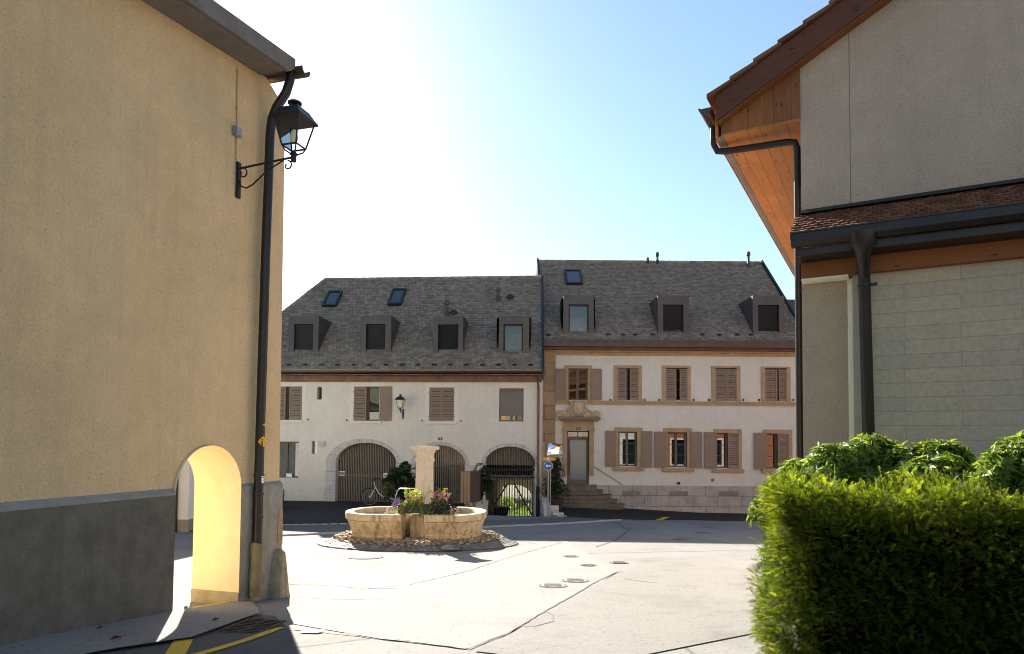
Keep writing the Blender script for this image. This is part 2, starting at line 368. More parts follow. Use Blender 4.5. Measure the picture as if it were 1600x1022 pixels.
m_rho = leaf('laurel_leaves', (.035, .085, .018), (.26, .31, .06), .42, .5, .22)
m_dkl = leaf('dark_shrub_leaves', (.010, .026, .009), (.06, .10, .03), .3)
m_lime_l = leaf('lime_leaves', (.10, .16, .02), (.32, .38, .09), .4); m_grassl = leaf('grass_blades', (.04, .085, .012), (.16, .21, .03), .4)
m_fpink = simple('pink_petals', (.62, .16, .33), .7); m_fpur = simple('purple_petals', (.24, .19, .36), .7); m_fdark = simple('dark_violet_petals', (.03, .02, .055), .8)
m_stem = simple('branch_wood', (.05, .036, .022), .9); m_core = simple('hedge_inner_shade', (.0035, .004, .002), 1, 0)  # hedge core is near black: inner shade put into its colour
m_grow = simple('grey_planter', (.045, .05, .052), .6); m_terra = simple('brown_pot', (.075, .035, .022), .7)
m_lbox = wood('letterbox_wood', (.36, .235, .13), 'z', knots=False); m_water = NT('water').fin((.10, .075, .035), .03, .6)
m_drift = simple('bleached_driftwood', (.55, .47, .37), .9, var=.3, bump=.3)
m_car = NT('dark_brown_car_paint').fin((.022, .015, .012), .22, .6, .3); m_rub = simple('rubber', (.014, .014, .014), .8); m_alu = simple('alloy', (.4, .4, .4), .35, .5, .8)
m_bike = simple('silver_frame', (.55, .55, .56), .35, .5, .4)
m_oran = plaster('orange_house_plaster', (.45, .17, .09), 30, .1, .01, 0, .04); m_wht = plaster('white_house_plaster', (.80, .78, .72), 30, .1, .01, 0, .05)
m_plasw = plaster('white_end_wall', (.72, .68, .58), 30, .15, .01, 0, .08); m_gr = simple('grey_house_plinth', (.3, .28, .23), .9)
m_lawn = simple('lawn_soil', (.10, .17, .03), .95, var=.4, scale=5); m_dry = simple('dead_leaf', (.12, .045, .02), .8)
m_pan = simple('grey_panel', (.17, .15, .135), .8)
m_blackp = simple('black_print', (.012, .012, .012), .6)

# ------------------------------------------------------------------ ground
def grid_mesh(xs, ys, off=0.0):
    X, Y = np.meshgrid(xs, ys); Z = h(X, Y)+off; nx = len(xs)
    v = np.stack([X, Y, Z], -1).reshape(-1, 3)
    f = [(j*nx+i, j*nx+i+1, (j+1)*nx+i+1, (j+1)*nx+i) for j in range(len(ys)-1) for i in range(nx-1)]
    mb = MB(); mb.v = [tuple(map(float, q)) for q in v]; mb.f = f; return mb
xs = np.concatenate([[-1500, -500, -150, -60, -30, -20], np.concatenate([np.arange(-14, -4.5, .25), np.arange(-4.5, .5, .125), np.arange(.5, 16.01, .25)]), [20, 26, 35, 60, 150, 500, 1500]])
ys = np.concatenate([[-300, -100, -40, -20, -10, -4], np.concatenate([np.arange(-1, 13, .25), np.arange(13, 17.5, .125), np.arange(17.5, 38.01, .25)]), [40, 44, 50, 60, 100, 250, 700, 2000]])
struct(part('road', grid_mesh(xs, ys), m_road, smooth=True))

def inside(poly, x, y):
    c = np.zeros(np.shape(x), bool); n = len(poly)
    for i in range(n):
        (x0, y0), (x1, y1) = poly[i], poly[(i+1) % n]
        cond = ((y0 > y) != (y1 > y)); c ^= cond & (x < (x1-x0)*(y-y0)/((y1-y0) if y1 != y0 else 1e-9)+x0)
    return c
def drape(name, poly, mat, top, skirt=0.0, step=.25):
    """sheet over the terrain inside a ground polygon (x,y), optionally a raised slab"""
    bm = bmesh.new(); f = bm.faces.new([bm.verts.new((x, y, 0)) for x, y in poly])
    bmesh.ops.triangulate(bm, faces=bm.faces[:])
    x0, x1 = min(p[0] for p in poly), max(p[0] for p in poly); y0, y1 = min(p[1] for p in poly), max(p[1] for p in poly)
    for k in np.arange(math.floor(x0/step)*step+step, x1, step):
        bmesh.ops.bisect_plane(bm, geom=bm.verts[:]+bm.edges[:]+bm.faces[:], plane_co=(k, 0, 0), plane_no=(1, 0, 0))
    for k in np.arange(math.floor(y0/step)*step+step, y1, step):
        bmesh.ops.bisect_plane(bm, geom=bm.verts[:]+bm.edges[:]+bm.faces[:], plane_co=(0, k, 0), plane_no=(0, 1, 0))
    bmesh.ops.recalc_face_normals(bm, faces=bm.faces[:])
    if bm.faces[:] and sum(q.normal.z for q in bm.faces) < 0: bmesh.ops.reverse_faces(bm, faces=bm.faces[:])
    if skirt:
        r = bmesh.ops.extrude_edge_only(bm, edges=[e for e in bm.edges if e.is_boundary])
        low = {v for v in r['geom'] if isinstance(v, bmesh.types.BMVert)}
    else: low = set()
    for v in bm.verts: v.co.z = float(h(v.co.x, v.co.y)) + (top-skirt if v in low else top)
    bmesh.ops.recalc_face_normals(bm, faces=bm.faces[:]) if skirt else None
    me = bpy.data.meshes.new(name); bm.to_mesh(me); bm.free()
    return link_mesh(name, me, mat)
def gp(*pts): return [tuple(G(x, y)[:2]) for x, y in pts]
def strip(name, pts, wd, mat, top, jit=0.0):
    """thin painted or sealed line along ground points"""
    pts = [np.array(p) for p in pts]; fine = []
    for a, b in zip(pts[:-1], pts[1:]):
        n = max(2, int(np.linalg.norm(b-a)/.12)); fine += [a+(b-a)*i/n for i in range(n)]
    fine.append(pts[-1]); L_, R_ = [], []
    for i, p in enumerate(fine):
        t = fine[min(i+1, len(fine)-1)]-fine[max(i-1, 0)]; t = t/np.linalg.norm(t); nn = np.array([-t[1], t[0]])
        p = p+nn*rng.normal(0, jit) if jit else p; k = wd/2*(1+(rng.normal(0, .25) if jit else 0)); L_.append(p+nn*k); R_.append(p-nn*k)
    mb = MB(); n = len(fine)
    mb.add([(q[0], q[1], h(q[0], q[1])+top) for q in L_]+[(q[0], q[1], h(q[0], q[1])+top) for q in R_], [(i, n+i, n+i+1, i+1) for i in range(n-1)])
    return part(name, mb, mat)

# ------------------------------------------------------------------ frames of the four houses
DD = math.atan2(1060, 320)                                  # yellow wall runs this way (angle from +X)
YC = P(440, 932, 8.35); FY = Frame((YC[0], YC[1], YC[2]), DD)
RN = P(1253, 440, 7.5); FN = Frame((RN[0], RN[1], -1.85), math.atan2(-1060, 1900))
FL = Frame((0, 28.0, -2.6), -rad(4.4)); FR = Frame((0, 29.6, -2.75), 0.0)

# ================================================================== yellow house (left, near)
yh = thing('yellow_house', 'ochre roughcast house at the left with a small arched passage through its corner', 'house', FY.o, FY.yaw)
L = FY.L
uJ0 = L(268, 850)[0]; uJ1 = L(372, 850)[0]; zcr = L(322, 695)[1]; ru = (uJ1-uJ0)/2; zsp = zcr-ru*1.0
ra = L(225, 0); rb = L(416, 121); rslope = (rb[1]-ra[1])/(rb[0]-ra[0])
cz1 = L(434, 151); cz2 = L(445, 200)
uend = 0.0; zdado_r = L(405, 760)[1]; zdado_l = L(135, 783)[1]
zr = lambda u: rb[1]+(u-rb[0])*rslope
uT = L(443.5, 300)[0]; uB = L(434, 860)[0]
outline = [(-9, -1.2), (uB, -1.2), (uB, zdado_r), (uT, L(443.5, 300)[1]), (uT-.005, cz2[1]), (cz1[0], cz1[1]), (rb[0], rb[1]), (-9, zr(-9))]
WT = .60
ahole = arch_hole(uJ0, uJ1, -1.0, zsp, zcr, 40)
wl = part('wall', slab(outline, [ahole], 0, WT), m_ylw, yh)
bmw = MB(); bmw.box(-9, uJ0-.02, .601, 7, -1.2, 4.5); part('side_wall', bmw, m_ylw, yh)
# dado with a sloping ledge
dl = MB(); dl.xprism([(-.035, -1.2), (.01, -1.2), (.01, zdado_l+.05), (-.035, zdado_l)], -9, uJ0); 
dr = MB(); dr.xprism([(-.035, -1.2), (.01, -1.2), (.01, zdado_r+.05), (-.035, zdado_r)], uJ1, uB-.001)
dr.xprism([(-.034, -1.2), (.61, -1.2), (.61, zdado_r+.03), (-.034, zdado_r-.002)], uB+.001, uB+.03)
part('dado', dl, m_dado, yh); part('dado', dr, m_dado2, yh)
lg = MB(); lg.xprism([(-.040, zdado_l-.018), (-.034, zdado_l-.018), (.008, zdado_l+.056), (-.040, zdado_l+.004)], -9, uJ0-.002)
lg.xprism([(-.040, zdado_r-.012), (-.034, zdado_r-.012), (.008, zdado_r+.056), (-.040, zdado_r+.004)], uJ1+.002, uB+.02)
part('ledge', lg, m_dadotop, yh)
# smooth lining of the arch
ln = MB(); off = .006
pts = [(uJ1-off, zsp-1.95)]+[( (uJ0+uJ1)/2+(ru-off)*math.cos(a), zsp+(zcr-zsp-off)*math.sin(a)) for a in [math.pi*i/40 for i in range(41)]]+[(uJ0+off, zsp-2.0)]
n_ = len(pts); ln.add([(x, -.030, z) for x, z in pts]+[(x, .602, z) for x, z in pts], [(i, n_+i, n_+i+1, i+1) for i in range(n_-1)])
part('arch_lining', ln, m_jamb, yh, smooth=True)
zb0 = L(372, 925)[1]
bb = MB(); bb.xprism([(-.028, -1.1), (.604, -1.1), (.604, zb0+.0), (-.028, zb0)], uJ1-.016, uJ1-.0065); part('jamb_base', bb, m_beigebase, yh)
# roof
rf = MB(); ov = .36; ue2 = L(463, 112, -ov)[0]; vo0, vo1 = L(340, 0, -ov), L(466, 100, -ov); vh = .5*(vo0[1]-zr(vo0[0])+vo1[1]-zr(vo1[0])); print('verge', ue2, vh)
def rq(u, dz): return (u, zr(u)+dz)
rf.prism([rq(-9, vh-.03), rq(-9, .02), rq(ue2-.06, .02), rq(ue2-.06, vh-.03)], -ov+.05, 8)
part('roof', rf, m_tile_y, yh)
vb = MB(); vb.prism([rq(-9, vh), rq(-9, .02), rq(ue2-.12, .00), rq(ue2-.02, vh*.4), rq(ue2-.02, vh)], -ov, -ov+.045); part('verge_board', vb, m_pan, yh)
so_ = MB(); so_.prism([rq(-9, .016), rq(-9, -.02), rq(ue2-.2, -.02), rq(ue2-.12, .016)], -ov+.048, -.002); part('soffit', so_, m_pan, yh)
gt = MB(); gu = ue2+.05; gz = zr(ue2)+vh*.45
prof = [(gu+.085*math.cos(a), gz+.085*math.sin(a)) for a in [math.pi+math.pi*i/10 for i in range(11)]]
gt.prism(prof+[(gu+.075*math.cos(a), gz+.012+.072*math.sin(a)) for a in [2*math.pi-math.pi*i/10 for i in range(11)]], -ov-.1, 8); part('gutter', gt, m_copper, yh)
# downpipe
def yp(px, py, dep): u, z = L(px, py, dep); return (u, dep, z)
dp = MB(); pp = [yp(454, 114, -.30), yp(453, 126, -.30), yp(447, 145, -.28), yp(432, 168, -.14), yp(425, 186, -.095), yp(422, 210, -.09), yp(415, 400, -.09), yp(404.5, 740, -.09), yp(402, 850, -.09)]
dp.tube(pp, .053, 14); dpo = part('downpipe', dp, m_pipe, yh, smooth=True)
st = MB(); st.tube([yp(402, 851, -.09), yp(400.8, 855, -.09), yp(400.5, 862, -.09), yp(397.5, 932, -.09)], [.075, .075, .066, .066], 14); part('standpipe', st, simple('yellowed_cast_iron', (.20, .155, .075), .6, var=.3), yh, smooth=True)
for py in (742, 772, 808):
    cl = MB(); a = yp(404.5+(740-py)*.02, py, -.09); cl.tube([(a[0], a[1], a[2]-.012), (a[0], a[1], a[2]+.012)], .06, 14); part('pipe_collar', cl, m_pipe, dpo, smooth=True)
# cable conduit and junction box
cd = MB(); cd.tube([yp(372, 108, -.012), yp(371, 200, -.012), yp(370, 252, -.012)], .011, 8); co_ = part('conduit', cd, m_ylw, yh)
jb = MB(); a = yp(370.5, 206, -.03); jb.box(a[0]-.05, a[0]+.05, -.06, 0, a[2]-.055, a[2]+.055); part('junction_box', jb, m_galv, co_, bevel=.01)
# bare brick patch on the worn corner
bp = MB(); zc_ = L(431, 822)[1]; ring = [(.0465+.006*rng.random(), .02+.14*math.cos(a)*(1+.2*rng.normal()), zc_+.21*math.sin(a)) for a in np.linspace(0, 2*math.pi, 14, endpoint=False)]
bp.add(ring+[(.046, .02+(p[1]-.02)*1.05, p[2]) for p in ring], [tuple(range(14))]+[(i, (i+1) % 14, 14+(i+1) % 14, 14+i) for i in range(14)]); 
fr_ = MB(); za = zc_; fr_.prism([(uB-.07, za-.2), (uB+.032, za-.22), (uB+.032, za+.18), (uB-.03, za+.2), (uB-.06, za+.05)], -.041, -.030); part('bare_patch', fr_, m_brick, yh)
# trail sign and stickers round the pipe
def sticker(name, py, hh, ang0, ang1, mat, parent, poly=None, rr=.0555):
    px = 415-(py-400)*.031; c = yp(px, py, -.09); mb = MB(); n = 14
    if poly is None: poly = [(0, -1), (1, -1), (1, 1), (0, 1)]
    # poly in (angle fraction, height fraction)
    bm_ = []
    for fa, fh in poly:
        a = ang0+(ang1-ang0)*fa; bm_.append((c[0]+rr*math.sin(a), c[1]-rr*math.cos(a), c[2]+hh*fh))
    mb.add(bm_, [tuple(range(len(bm_)))]); return part(name, mb, mat, parent)
def sticker_grid(name, py, hh, ang0, ang1, mat, parent, halfw, rr=.0556):
    """halfw(fh)->(f0,f1) horizontal extent at height fraction"""
    px = 415-(py-400)*.031; c = yp(px, py, -.09); mb = MB(); rows = []; n = 10
    for fh in np.linspace(-1, 1, 13):
        f0, f1 = halfw(fh); rows.append([(c[0]+rr*math.sin(ang0+(ang1-ang0)*(f0+(f1-f0)*k/n)), c[1]-rr*math.cos(ang0+(ang1-ang0)*(f0+(f1-f0)*k/n)), c[2]+hh*fh) for k in range(n+1)])
    vs = sum(rows, []); mb.add(vs, [(j*(n+1)+i, j*(n+1)+i+1, (j+1)*(n+1)+i+1, (j+1)*(n+1)+i) for j in range(12) for i in range(n)]); return part(name, mb, mat, parent)
diam = lambda fh: (.5-.5*(1-abs(fh))**.75, .5+.5*(1-abs(fh))**.75)
hk = sticker_grid('trail_sticker', 690, .062, -1.35, .95, m_sy, dpo, diam)
hb_ = sticker_grid('hiker_pictogram', 692, .020, -.72, -.25, m_blackp, hk, lambda f: (.25, .8), .0565)
sticker_grid('hiker_pictogram', 687, .009, -.62, -.35, m_blackp, hk, lambda f: (.5-.5*(1-f*f)**.5, .5+.5*(1-f*f)**.5), .0565)
sticker_grid('hiker_pictogram', 696, .016, -.78, -.55, m_blackp, hk, lambda f: (.1-.1*f, .7-.1*f), .0565); sticker_grid('hiker_pictogram', 696, .016, -.5, -.2, m_blackp, hk, lambda f: (.3, .8), .0565)
sticker_grid('trail_sticker', 664, .05, -.55, 1.35, m_sy, dpo, lambda f: (1-(1-abs(f))*1.0, 1))
sticker_grid('white_sticker', 716, .022, .1, 1.0, simple('grey_sticker', (.35, .35, .36), .6, var=.6, scale=60), dpo, lambda f: (0, 1)); sticker_grid('white_sticker', 727, .022, .2, 1.1, simple('grey_sticker', (.5, .5, .5), .6, var=.6, scale=60), dpo, lambda f: (0, 1))
wsx = sticker_grid('white_sticker', 749, .040, -.35, .95, m_whitep, dpo, lambda f: (0, 1)); sticker_grid('sticker_print', 746, .004, -.2, .6, m_mid, wsx, lambda f: (0, 1), .0566); sticker_grid('sticker_print', 750, .003, -.2, .7, m_mid, wsx, lambda f: (0, 1), .0566)

# guard stone at the corner
gs = MB(); prof = [(-.18, .165, -.30), (-.175, .15, .0), (-.155, .13, .2), (-.135, .105, .42), (-.12, .06, .56), (-.09, .02, .60)]
vs = []; nseg = 18; fs = []
for j, (d0, rx, z) in enumerate(prof):
    for k in range(nseg):
        a = 2*math.pi*k/nseg; q = .9+.1*rng.random(); e = 4; cx = math.copysign(abs(math.cos(a))**.55, math.cos(a)); cy = math.copysign(abs(math.sin(a))**.55, math.sin(a))
        vs.append((.0+cx*rx*q+(.02 if cx > 0 else 0), .15+cy*(-d0+.15)*q, z))
for j in range(len(prof)-1):
    for k in range(nseg): fs.append((j*nseg+k, j*nseg+(k+1) % nseg, (j+1)*nseg+(k+1) % nseg, (j+1)*nseg+k))
fs.append(tuple(range((len(prof)-1)*nseg, len(prof)*nseg)))
gsm = MB(); gsm.add(vs, fs); gst = part('guard_stone', gsm, m_guard, smooth=True); gst.location = FY.W(uB-.07, -.02, 0); gst.rotation_euler = (0, 0, FY.yaw)
tag(gst, 'weathered stained guard stone set against the foot of the yellow house corner', 'guard stone')

# ------------------------------------------------------------------ lanterns
def lantern(name, label, loc, rz, reach, sc_=1.0, rise=.06, mat=m_black, plate=(.06, .5), frost=None):
    """bracket arm from a wall (wall at y=0, arm towards -y) carrying a four sided lantern"""
    t = thing(name, label, 'lantern', loc, rz)
    b = MB(); b.box(-.03*sc_, .03*sc_, -.03*sc_, 0, -.30*sc_, .10*sc_); part('wall_plate', b, mat, t, bevel=.004)
    a = MB(); a.tube([(0, -.02, .03*sc_), (0, -reach*.5, .03*sc_+rise*.5), (0, -reach, .03*sc_+rise)], .012*sc_, 8)
    lo = [(0, -.03, -.10*sc_), (0, -.05*sc_, -.17*sc_), (0, -.12*sc_, -.20*sc_), (0, -.2*sc_, -.17*sc_), (0, -reach*.55, -.03*sc_), (0, -reach*.82, .02*sc_+rise*.75)]
    a.tube(lo, .009*sc_, 7)
    def scroll(cy, cz, r0, s0, turns, sgn): return [(0, cy+sgn*r0*(1-.6*i/16)*math.cos(s0+turns*i/16), cz+r0*(1-.6*i/16)*math.sin(s0+turns*i/16)) for i in range(17)]
    a.tube(scroll(-.075*sc_, -.03*sc_, .06*sc_, math.pi*.5, -5.5, -1), .008*sc_, 6)
    a.tube(scroll(-reach*.90, -.045*sc_+rise*.8, .055*sc_, math.pi*.5, -5.5, -1), .008*sc_, 6)
    part('bracket', a, mat, t, smooth=True)
    cy, cz = -reach, .03*sc_+rise; k = sc_
    fr = MB(); fr.lathe([(.03*k, -.05*k), (.03*k, .02*k), (.045*k, .025*k), (.03*k, .05*k), (.015*k, .06*k)], (0, cy, cz), 12)
    zb, zt, wb, wt = cz+.11*k, cz+.40*k, .088*k, .15*k
    for sx in (-1, 1):
        for sy in (-1, 1):
            fr.tube([(sx*wb, cy+sy*wb, zb), (sx*wt, cy+sy*wt, zt)], .010*k, 6)
            fr.tube([(sx*wb, cy+sy*wb, zb), (sx*wb*.75, cy+sy*wb*.75, zb-.05*k), (sx*.02*k, cy+sy*.02*k, cz+.03*k)], .008*k, 6)
    for w_, z_, r_ in ((wb, zb, .010*k), (wt, zt, .012*k)):
        c_ = [(-w_, cy-w_, z_), (w_, cy-w_, z_), (w_, cy+w_, z_), (-w_, cy+w_, z_)]
        for i in range(4): fr.tube([c_[i], c_[(i+1) % 4]], r_, 6)
    part('lantern_frame', fr, mat, t)
    for i in range(4):
        g = MB(); a0 = math.pi/2*i; ca, sa = round(math.cos(a0)), round(math.sin(a0))
        q = [(-wb, -wb, zb), (wb, -wb, zb), (wt, -wt, zt), (-wt, -wt, zt)]
        g.add([(x*ca-y*sa, cy+x*sa+y*ca, z) for x, y, z in q], [(0, 1, 2, 3)]); part('glass_pane', g, frost or m_lglass, t)
    rf_ = MB(); zz = zt+.01*k; o = .18*k; m_ = .11*k; s_ = .05*k
    ringz = [(o, zz-.02*k), (o, zz), (wt*1.02, zz+.035*k), (m_, zz+.105*k), (s_, zz+.12*k), (s_, zz+.14*k)]
    vs = []; 
    for r_, z_ in ringz: vs += [(-r_, cy-r_, z_), (r_, cy-r_, z_), (r_, cy+r_, z_), (-r_, cy+r_, z_)]
    rf_.add(vs, [(3, 2, 1, 0)]+[(j*4+i, j*4+(i+1) % 4, (j+1)*4+(i+1) % 4, (j+1)*4+i) for j in range(len(ringz)-1) for i in range(4)]+[tuple(range(20, 24))])
    rfo = part('lantern_roof', rf_, mat, t)
    fi = MB(); fi.lathe([(.02*k, 0), (.03*k, .02*k), (.075*k, .035*k), (.075*k, .05*k), (.04*k, .07*k), (.012*k, .075*k)], (0, cy, zz+.14*k), 14); part('chimney_cap', fi, mat, rfo, smooth=True)
    bl = MB(); bl.lathe([(.03*k, 0), (.045*k, .06*k), (.03*k, .13*k), (.012*k, .15*k)], (0, cy, cz+.06*k+.09*k), 12); part('bulb', bl, m_cream, t, smooth=True)
    return t
lu, lz = L(371, 268); lantern('wall_lantern', 'black iron lantern on a scrolled bracket, high on the yellow house', FY.W(lu, 0, lz), FY.yaw, .72, 1.0, .05)

# ================================================================== roof tiling helper
def tile_roof(mb, ev, sl_, base, u0, u1, wdt=.185, exp=.14, lift=.02, ridge=None, seed=3):
    """rows of tiles; ev=(depth,z) at the eave, sl_=(ddepth,dz) unit up the slope, base=slope length; u0(v), u1(v) limits"""
    r = np.random.default_rng(seed); nv = int(base/exp); nrm = (-sl_[1], sl_[0])
    def pt(u, v, hh): return (u, ev[0]+sl_[0]*v+nrm[0]*hh, ev[1]+sl_[1]*v+nrm[1]*hh)
    for j in range(nv+1):
        v = j*exp; a, b = u0(v), u1(v); o = (j % 2)*wdt*.5
        u = a-o
        while u < b:
            x0, x1 = max(u+wdt*.012, a), min(u+wdt*.988, b)
            if x1-x0 > .03:
                hh = lift+.11*wdt+r.normal(0, .03*wdt); tl = r.normal(0, .003); c = min(.24*wdt, (x1-x0)/3)
                top = min(v+exp+.03, base)
                p = [pt(x0, v+.19*wdt, hh+tl), pt(x0+c, v, hh+tl), pt(x1-c, v, hh-tl), pt(x1, v+.19*wdt, hh-tl), pt(x1, top, lift*.35), pt(x0, top, lift*.35)]
                q = [pt(x0, v+.19*wdt, 0), pt(x0+c, v, 0), pt(x1-c, v, 0), pt(x1, v+.19*wdt, 0)]
                mb.add(p+q, [(0, 1, 2, 3, 4, 5), (6, 7, 1, 0), (7, 8, 2, 1), (8, 9, 3, 2)])
            u += wdt
    return mb
def shutter(name, u0, u1, z0, z1, y, mat, parent, kind='louvre', skew=0.0):
    """a shutter leaf in front of the wall, y is its back"""
    mb = MB(); fw = .055; t = .04; y1 = y; y0 = y-t
    mb.box(u0, u0+fw, y0, y1, z0, z1); mb.box(u1-fw, u1, y0, y1, z0, z1); mb.box(u0+fw, u1-fw, y0, y1, z0, z0+fw*1.4); mb.box(u0+fw, u1-fw, y0, y1, z1-fw, z1)
    if kind == 'louvre':
        n = max(8, int((z1-z0-2.4*fw)/.10)); dz = (z1-z0-2.4*fw)/n
        for i in range(n):
            z = z0+fw*1.4+dz*i; mb.add([(u0+fw, y0+.004, z), (u1-fw, y0+.004, z), (u1-fw, y1-.004, z+dz*.86), (u0+fw, y1-.004, z+dz*.86), (u0+fw, y0+.004, z+.014), (u1-fw, y0+.004, z+.014)], [(0, 1, 2, 3), (4, 5, 2, 3), (0, 1, 5, 4)])
    else:
        zm = z0+(z1-z0)*.33; mb.box(u0+fw, u1-fw, y0+.010, y1-.004, z0+fw*1.4, zm-.02); mb.box(u0+fw, u1-fw, y0+.010, y1-.004, zm+.02, z1-fw); mb.box(u0+fw, u1-fw, y0+.004, y1-.002, zm-.02, zm+.02)
    for z in (z0+(z1-z0)*.14, z0+(z1-z0)*.84):
        mb.box(u0-.03 if skew < 0 else u1-.02, u0+.02 if skew < 0 else u1+.03, y0-.012, y0-.002, z-.02, z+.02) if skew else None
    return part(name, mb, mat, parent)
def window(parent, u0, u1, z0, z1, dep, mat=None, mull=1, bars=2, curtain=None, name='window', room=.9, left_w=None):
    """frame at depth dep in the wall, glass behind it and a dark room"""
    mat = mat or m_frame; f = .06; mb = MB(); y0, y1 = dep, dep+.06
    mb.box(u0, u0+f, y0, y1, z0, z1); mb.box(u1-f, u1, y0, y1, z0, z1); mb.box(u0+f, u1-f, y0, y1, z0, z0+f); mb.box(u0+f, u1-f, y0, y1, z1-f, z1)
    if mull: um = (u0+u1)/2; mb.box(um-.05, um+.05, y0-.01, y1, z0+f, z1-f)
    for i in range(bars):
        z = z0+f+(z1-z0-2*f)*(i+1)/(bars+1); mb.box(u0+f, u1-f, y0+.012, y1-.012, z-.011, z+.011) if not mull else (mb.box(u0+f, um-.05, y0+.012, y1-.012, z-.011, z+.011), mb.box(um+.05, u1-f, y0+.012, y1-.012, z-.011, z+.011))
    wo = part(name, mb, mat, parent)
    g = MB(); g.add([(u0+.01, y0+.035, z0+.01), (u1-.01, y0+.035, z0+.01), (u1-.01, y0+.035, z1-.01), (u0+.01, y0+.035, z1-.01)], [(0, 1, 2, 3)]); part('pane', g, m_glass, wo)
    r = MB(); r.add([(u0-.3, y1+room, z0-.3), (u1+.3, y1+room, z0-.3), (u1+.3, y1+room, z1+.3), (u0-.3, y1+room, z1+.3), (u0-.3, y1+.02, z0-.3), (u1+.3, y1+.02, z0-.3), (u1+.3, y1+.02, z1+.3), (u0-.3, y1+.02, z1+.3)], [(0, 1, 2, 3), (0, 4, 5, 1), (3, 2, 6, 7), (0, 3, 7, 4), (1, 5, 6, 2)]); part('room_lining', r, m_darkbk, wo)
    if curtain:
        c = MB(); n = 40; vs = []
        for i in range(n+1):
            u = u0+(u1-u0)*i/n; yy = y1+.12+.03*math.sin(i*1.7)+.015*math.sin(i*.6); vs += [(u, yy, z0), (u, yy, z1)]
        c.add(vs, [(2*i, 2*i+2, 2*i+3, 2*i+1) for i in range(n)]); part('curtain', c, curtain, wo)
    return wo
def dormer(parent, F_, px, op, roofpt, tan_, kind, mz, depth=2.0, seam=False, bars=18):
    """box dormer: px=(x0,y0,x1,y1) front, op = opening"""
    n = (0, -tan_, 1.0); a = F_.plane((px[0]+px[2])/2, px[3], roofpt, n); y = float(a[1])
    u0, u1, z0, z1 = F_.rect(*px, dep=y); o0, o1, q0, q1 = F_.rect(*op, dep=y)
    mb = MB(); D = depth
    mb.box(u0, o0, y, y+D, z0-.3, z1); mb.box(o1, u1, y, y+D, z0-.3, z1); mb.box(o0, o1, y, y+D, q1, z1); mb.box(o0, o1, y, y+.3, z0-.3, q0)
    if seam:
        for s_ in (u0-.012, u1):
            for k in range(1, 5): mb.box(s_, s_+.012, y+k*.32, y+k*.32+.02, z0, z1)
    dm = part('dormer', mb, mz, parent)
    if kind == 'blind':
        b = MB(); nb = bars
        for i in range(nb):
            za = q0+(q1-q0)*i/nb; dz = (q1-q0)/nb; b.add([(o0, y+.16, za), (o1, y+.16, za), (o1, y+.13, za+dz*.9), (o0, y+.13, za+dz*.9), (o0, y+.17, za+dz), (o1, y+.17, za+dz)], [(0, 1, 2, 3), (3, 2, 5, 4)])
        part('blind', b, m_blindb if kind == 'blind' else m_blind, dm)
        bk = MB(); bk.box(o0, o1, y+.2, y+.24, q0, q1); part('room_lining', bk, m_darkbk, dm)
    else:
        window(parent, o0, o1, q0, q1, y+.10, m_framed, 0, 0, name='dormer_window', room=.8)
    return dm

# ================================================================== long white house (far left)
lh = thing('arched_house', 'long white house with three stone arches and brown slatted gates behind the fountain', 'house', FL.o, FL.yaw)
L = FL.L; R_ = FL.rect
uL, uR = L(352, 690)[0], L(846, 690)[0]; zB = -1.1; zT = L(650, 590)[1]
wins = [(421, 603.8, 471.6, 656), (553.5, 604, 592.6, 657.4), (671, 605.5, 709.5, 658)]
W1, W2, W3 = [R_(*q) for q in wins]; W4 = R_(780, 606.7, 818, 658.6)
S1 = R_(495.4, 604.7, 503, 624.3); S2 = R_(487, 689.4, 495.5, 709); WG = R_(424, 690, 466.5, 746.6)
def A(x0, x1, ysp, ycr, yb):
    a, b = L(x0, ysp)[0], L(x1, ysp)[0]; return a, b, L((x0+x1)/2, yb)[1], L((x0+x1)/2, ysp)[1], L((x0+x1)/2, ycr)[1]
A1 = A(524.5, 619.4, 724, 691.8, 792); A2 = A(648.7, 727, 726, 696, 800); A3 = A(758.2, 836.2, 724, 697.8, 820)
A1 = (A1[0], A1[1], zB+.01, A1[3], A1[4]); A2 = (A2[0], A2[1], zB+.01, A2[3], A2[4]); A3 = (A3[0], A3[1], zB+.01, A3[3], A3[4])
holes = [rhole(*q) for q in (W1, W2, W3, W4, S1, S2, WG)]+[arch_hole(*q) for q in (A1, A2, A3)]
part('wall', slab([(uL, zB), (uR, zB), (uR, zT), (uL, zT)], holes, 0, .42), m_white, lh)
# rear wall with the garden arch, side walls, passage
DH = 9.2; rc0, rc1 = L(776, 775, DH)[0], L(830.5, 775, DH)[0]; rcr = L(803, 757.5, DH)[1]; rsp = L(803, 776, DH)[1]
bw = slab([(uL, -2.6), (uR, -2.6), (uR, zT), (uL, zT)], [arch_hole(rc0, rc1, -2.5, rsp, rcr)], DH, DH+.5); bw.box(uL, uL+.4, .421, DH-.001, -2.2, zT); bw.box(uR-.4, uR, .421, DH-.001, -2.2, zT)
part('rear_wall', bw, m_plasw, lh)
pw = MB(); pw.box(A3[0]-.45, A3[0]-.1, .43, DH-.002, -2.6, A3[4]+.25); pw.box(A3[1]+.1, A3[1]+.35, .43, DH-.002, -2.6, A3[4]+.25); pw.box(A3[0]-.099, A3[1]+.099, .43, DH-.002, rcr+.75, rcr+.95)
part('passage_wall', pw, simple('passage_plaster', (.50, .40, .27), .9), lh)
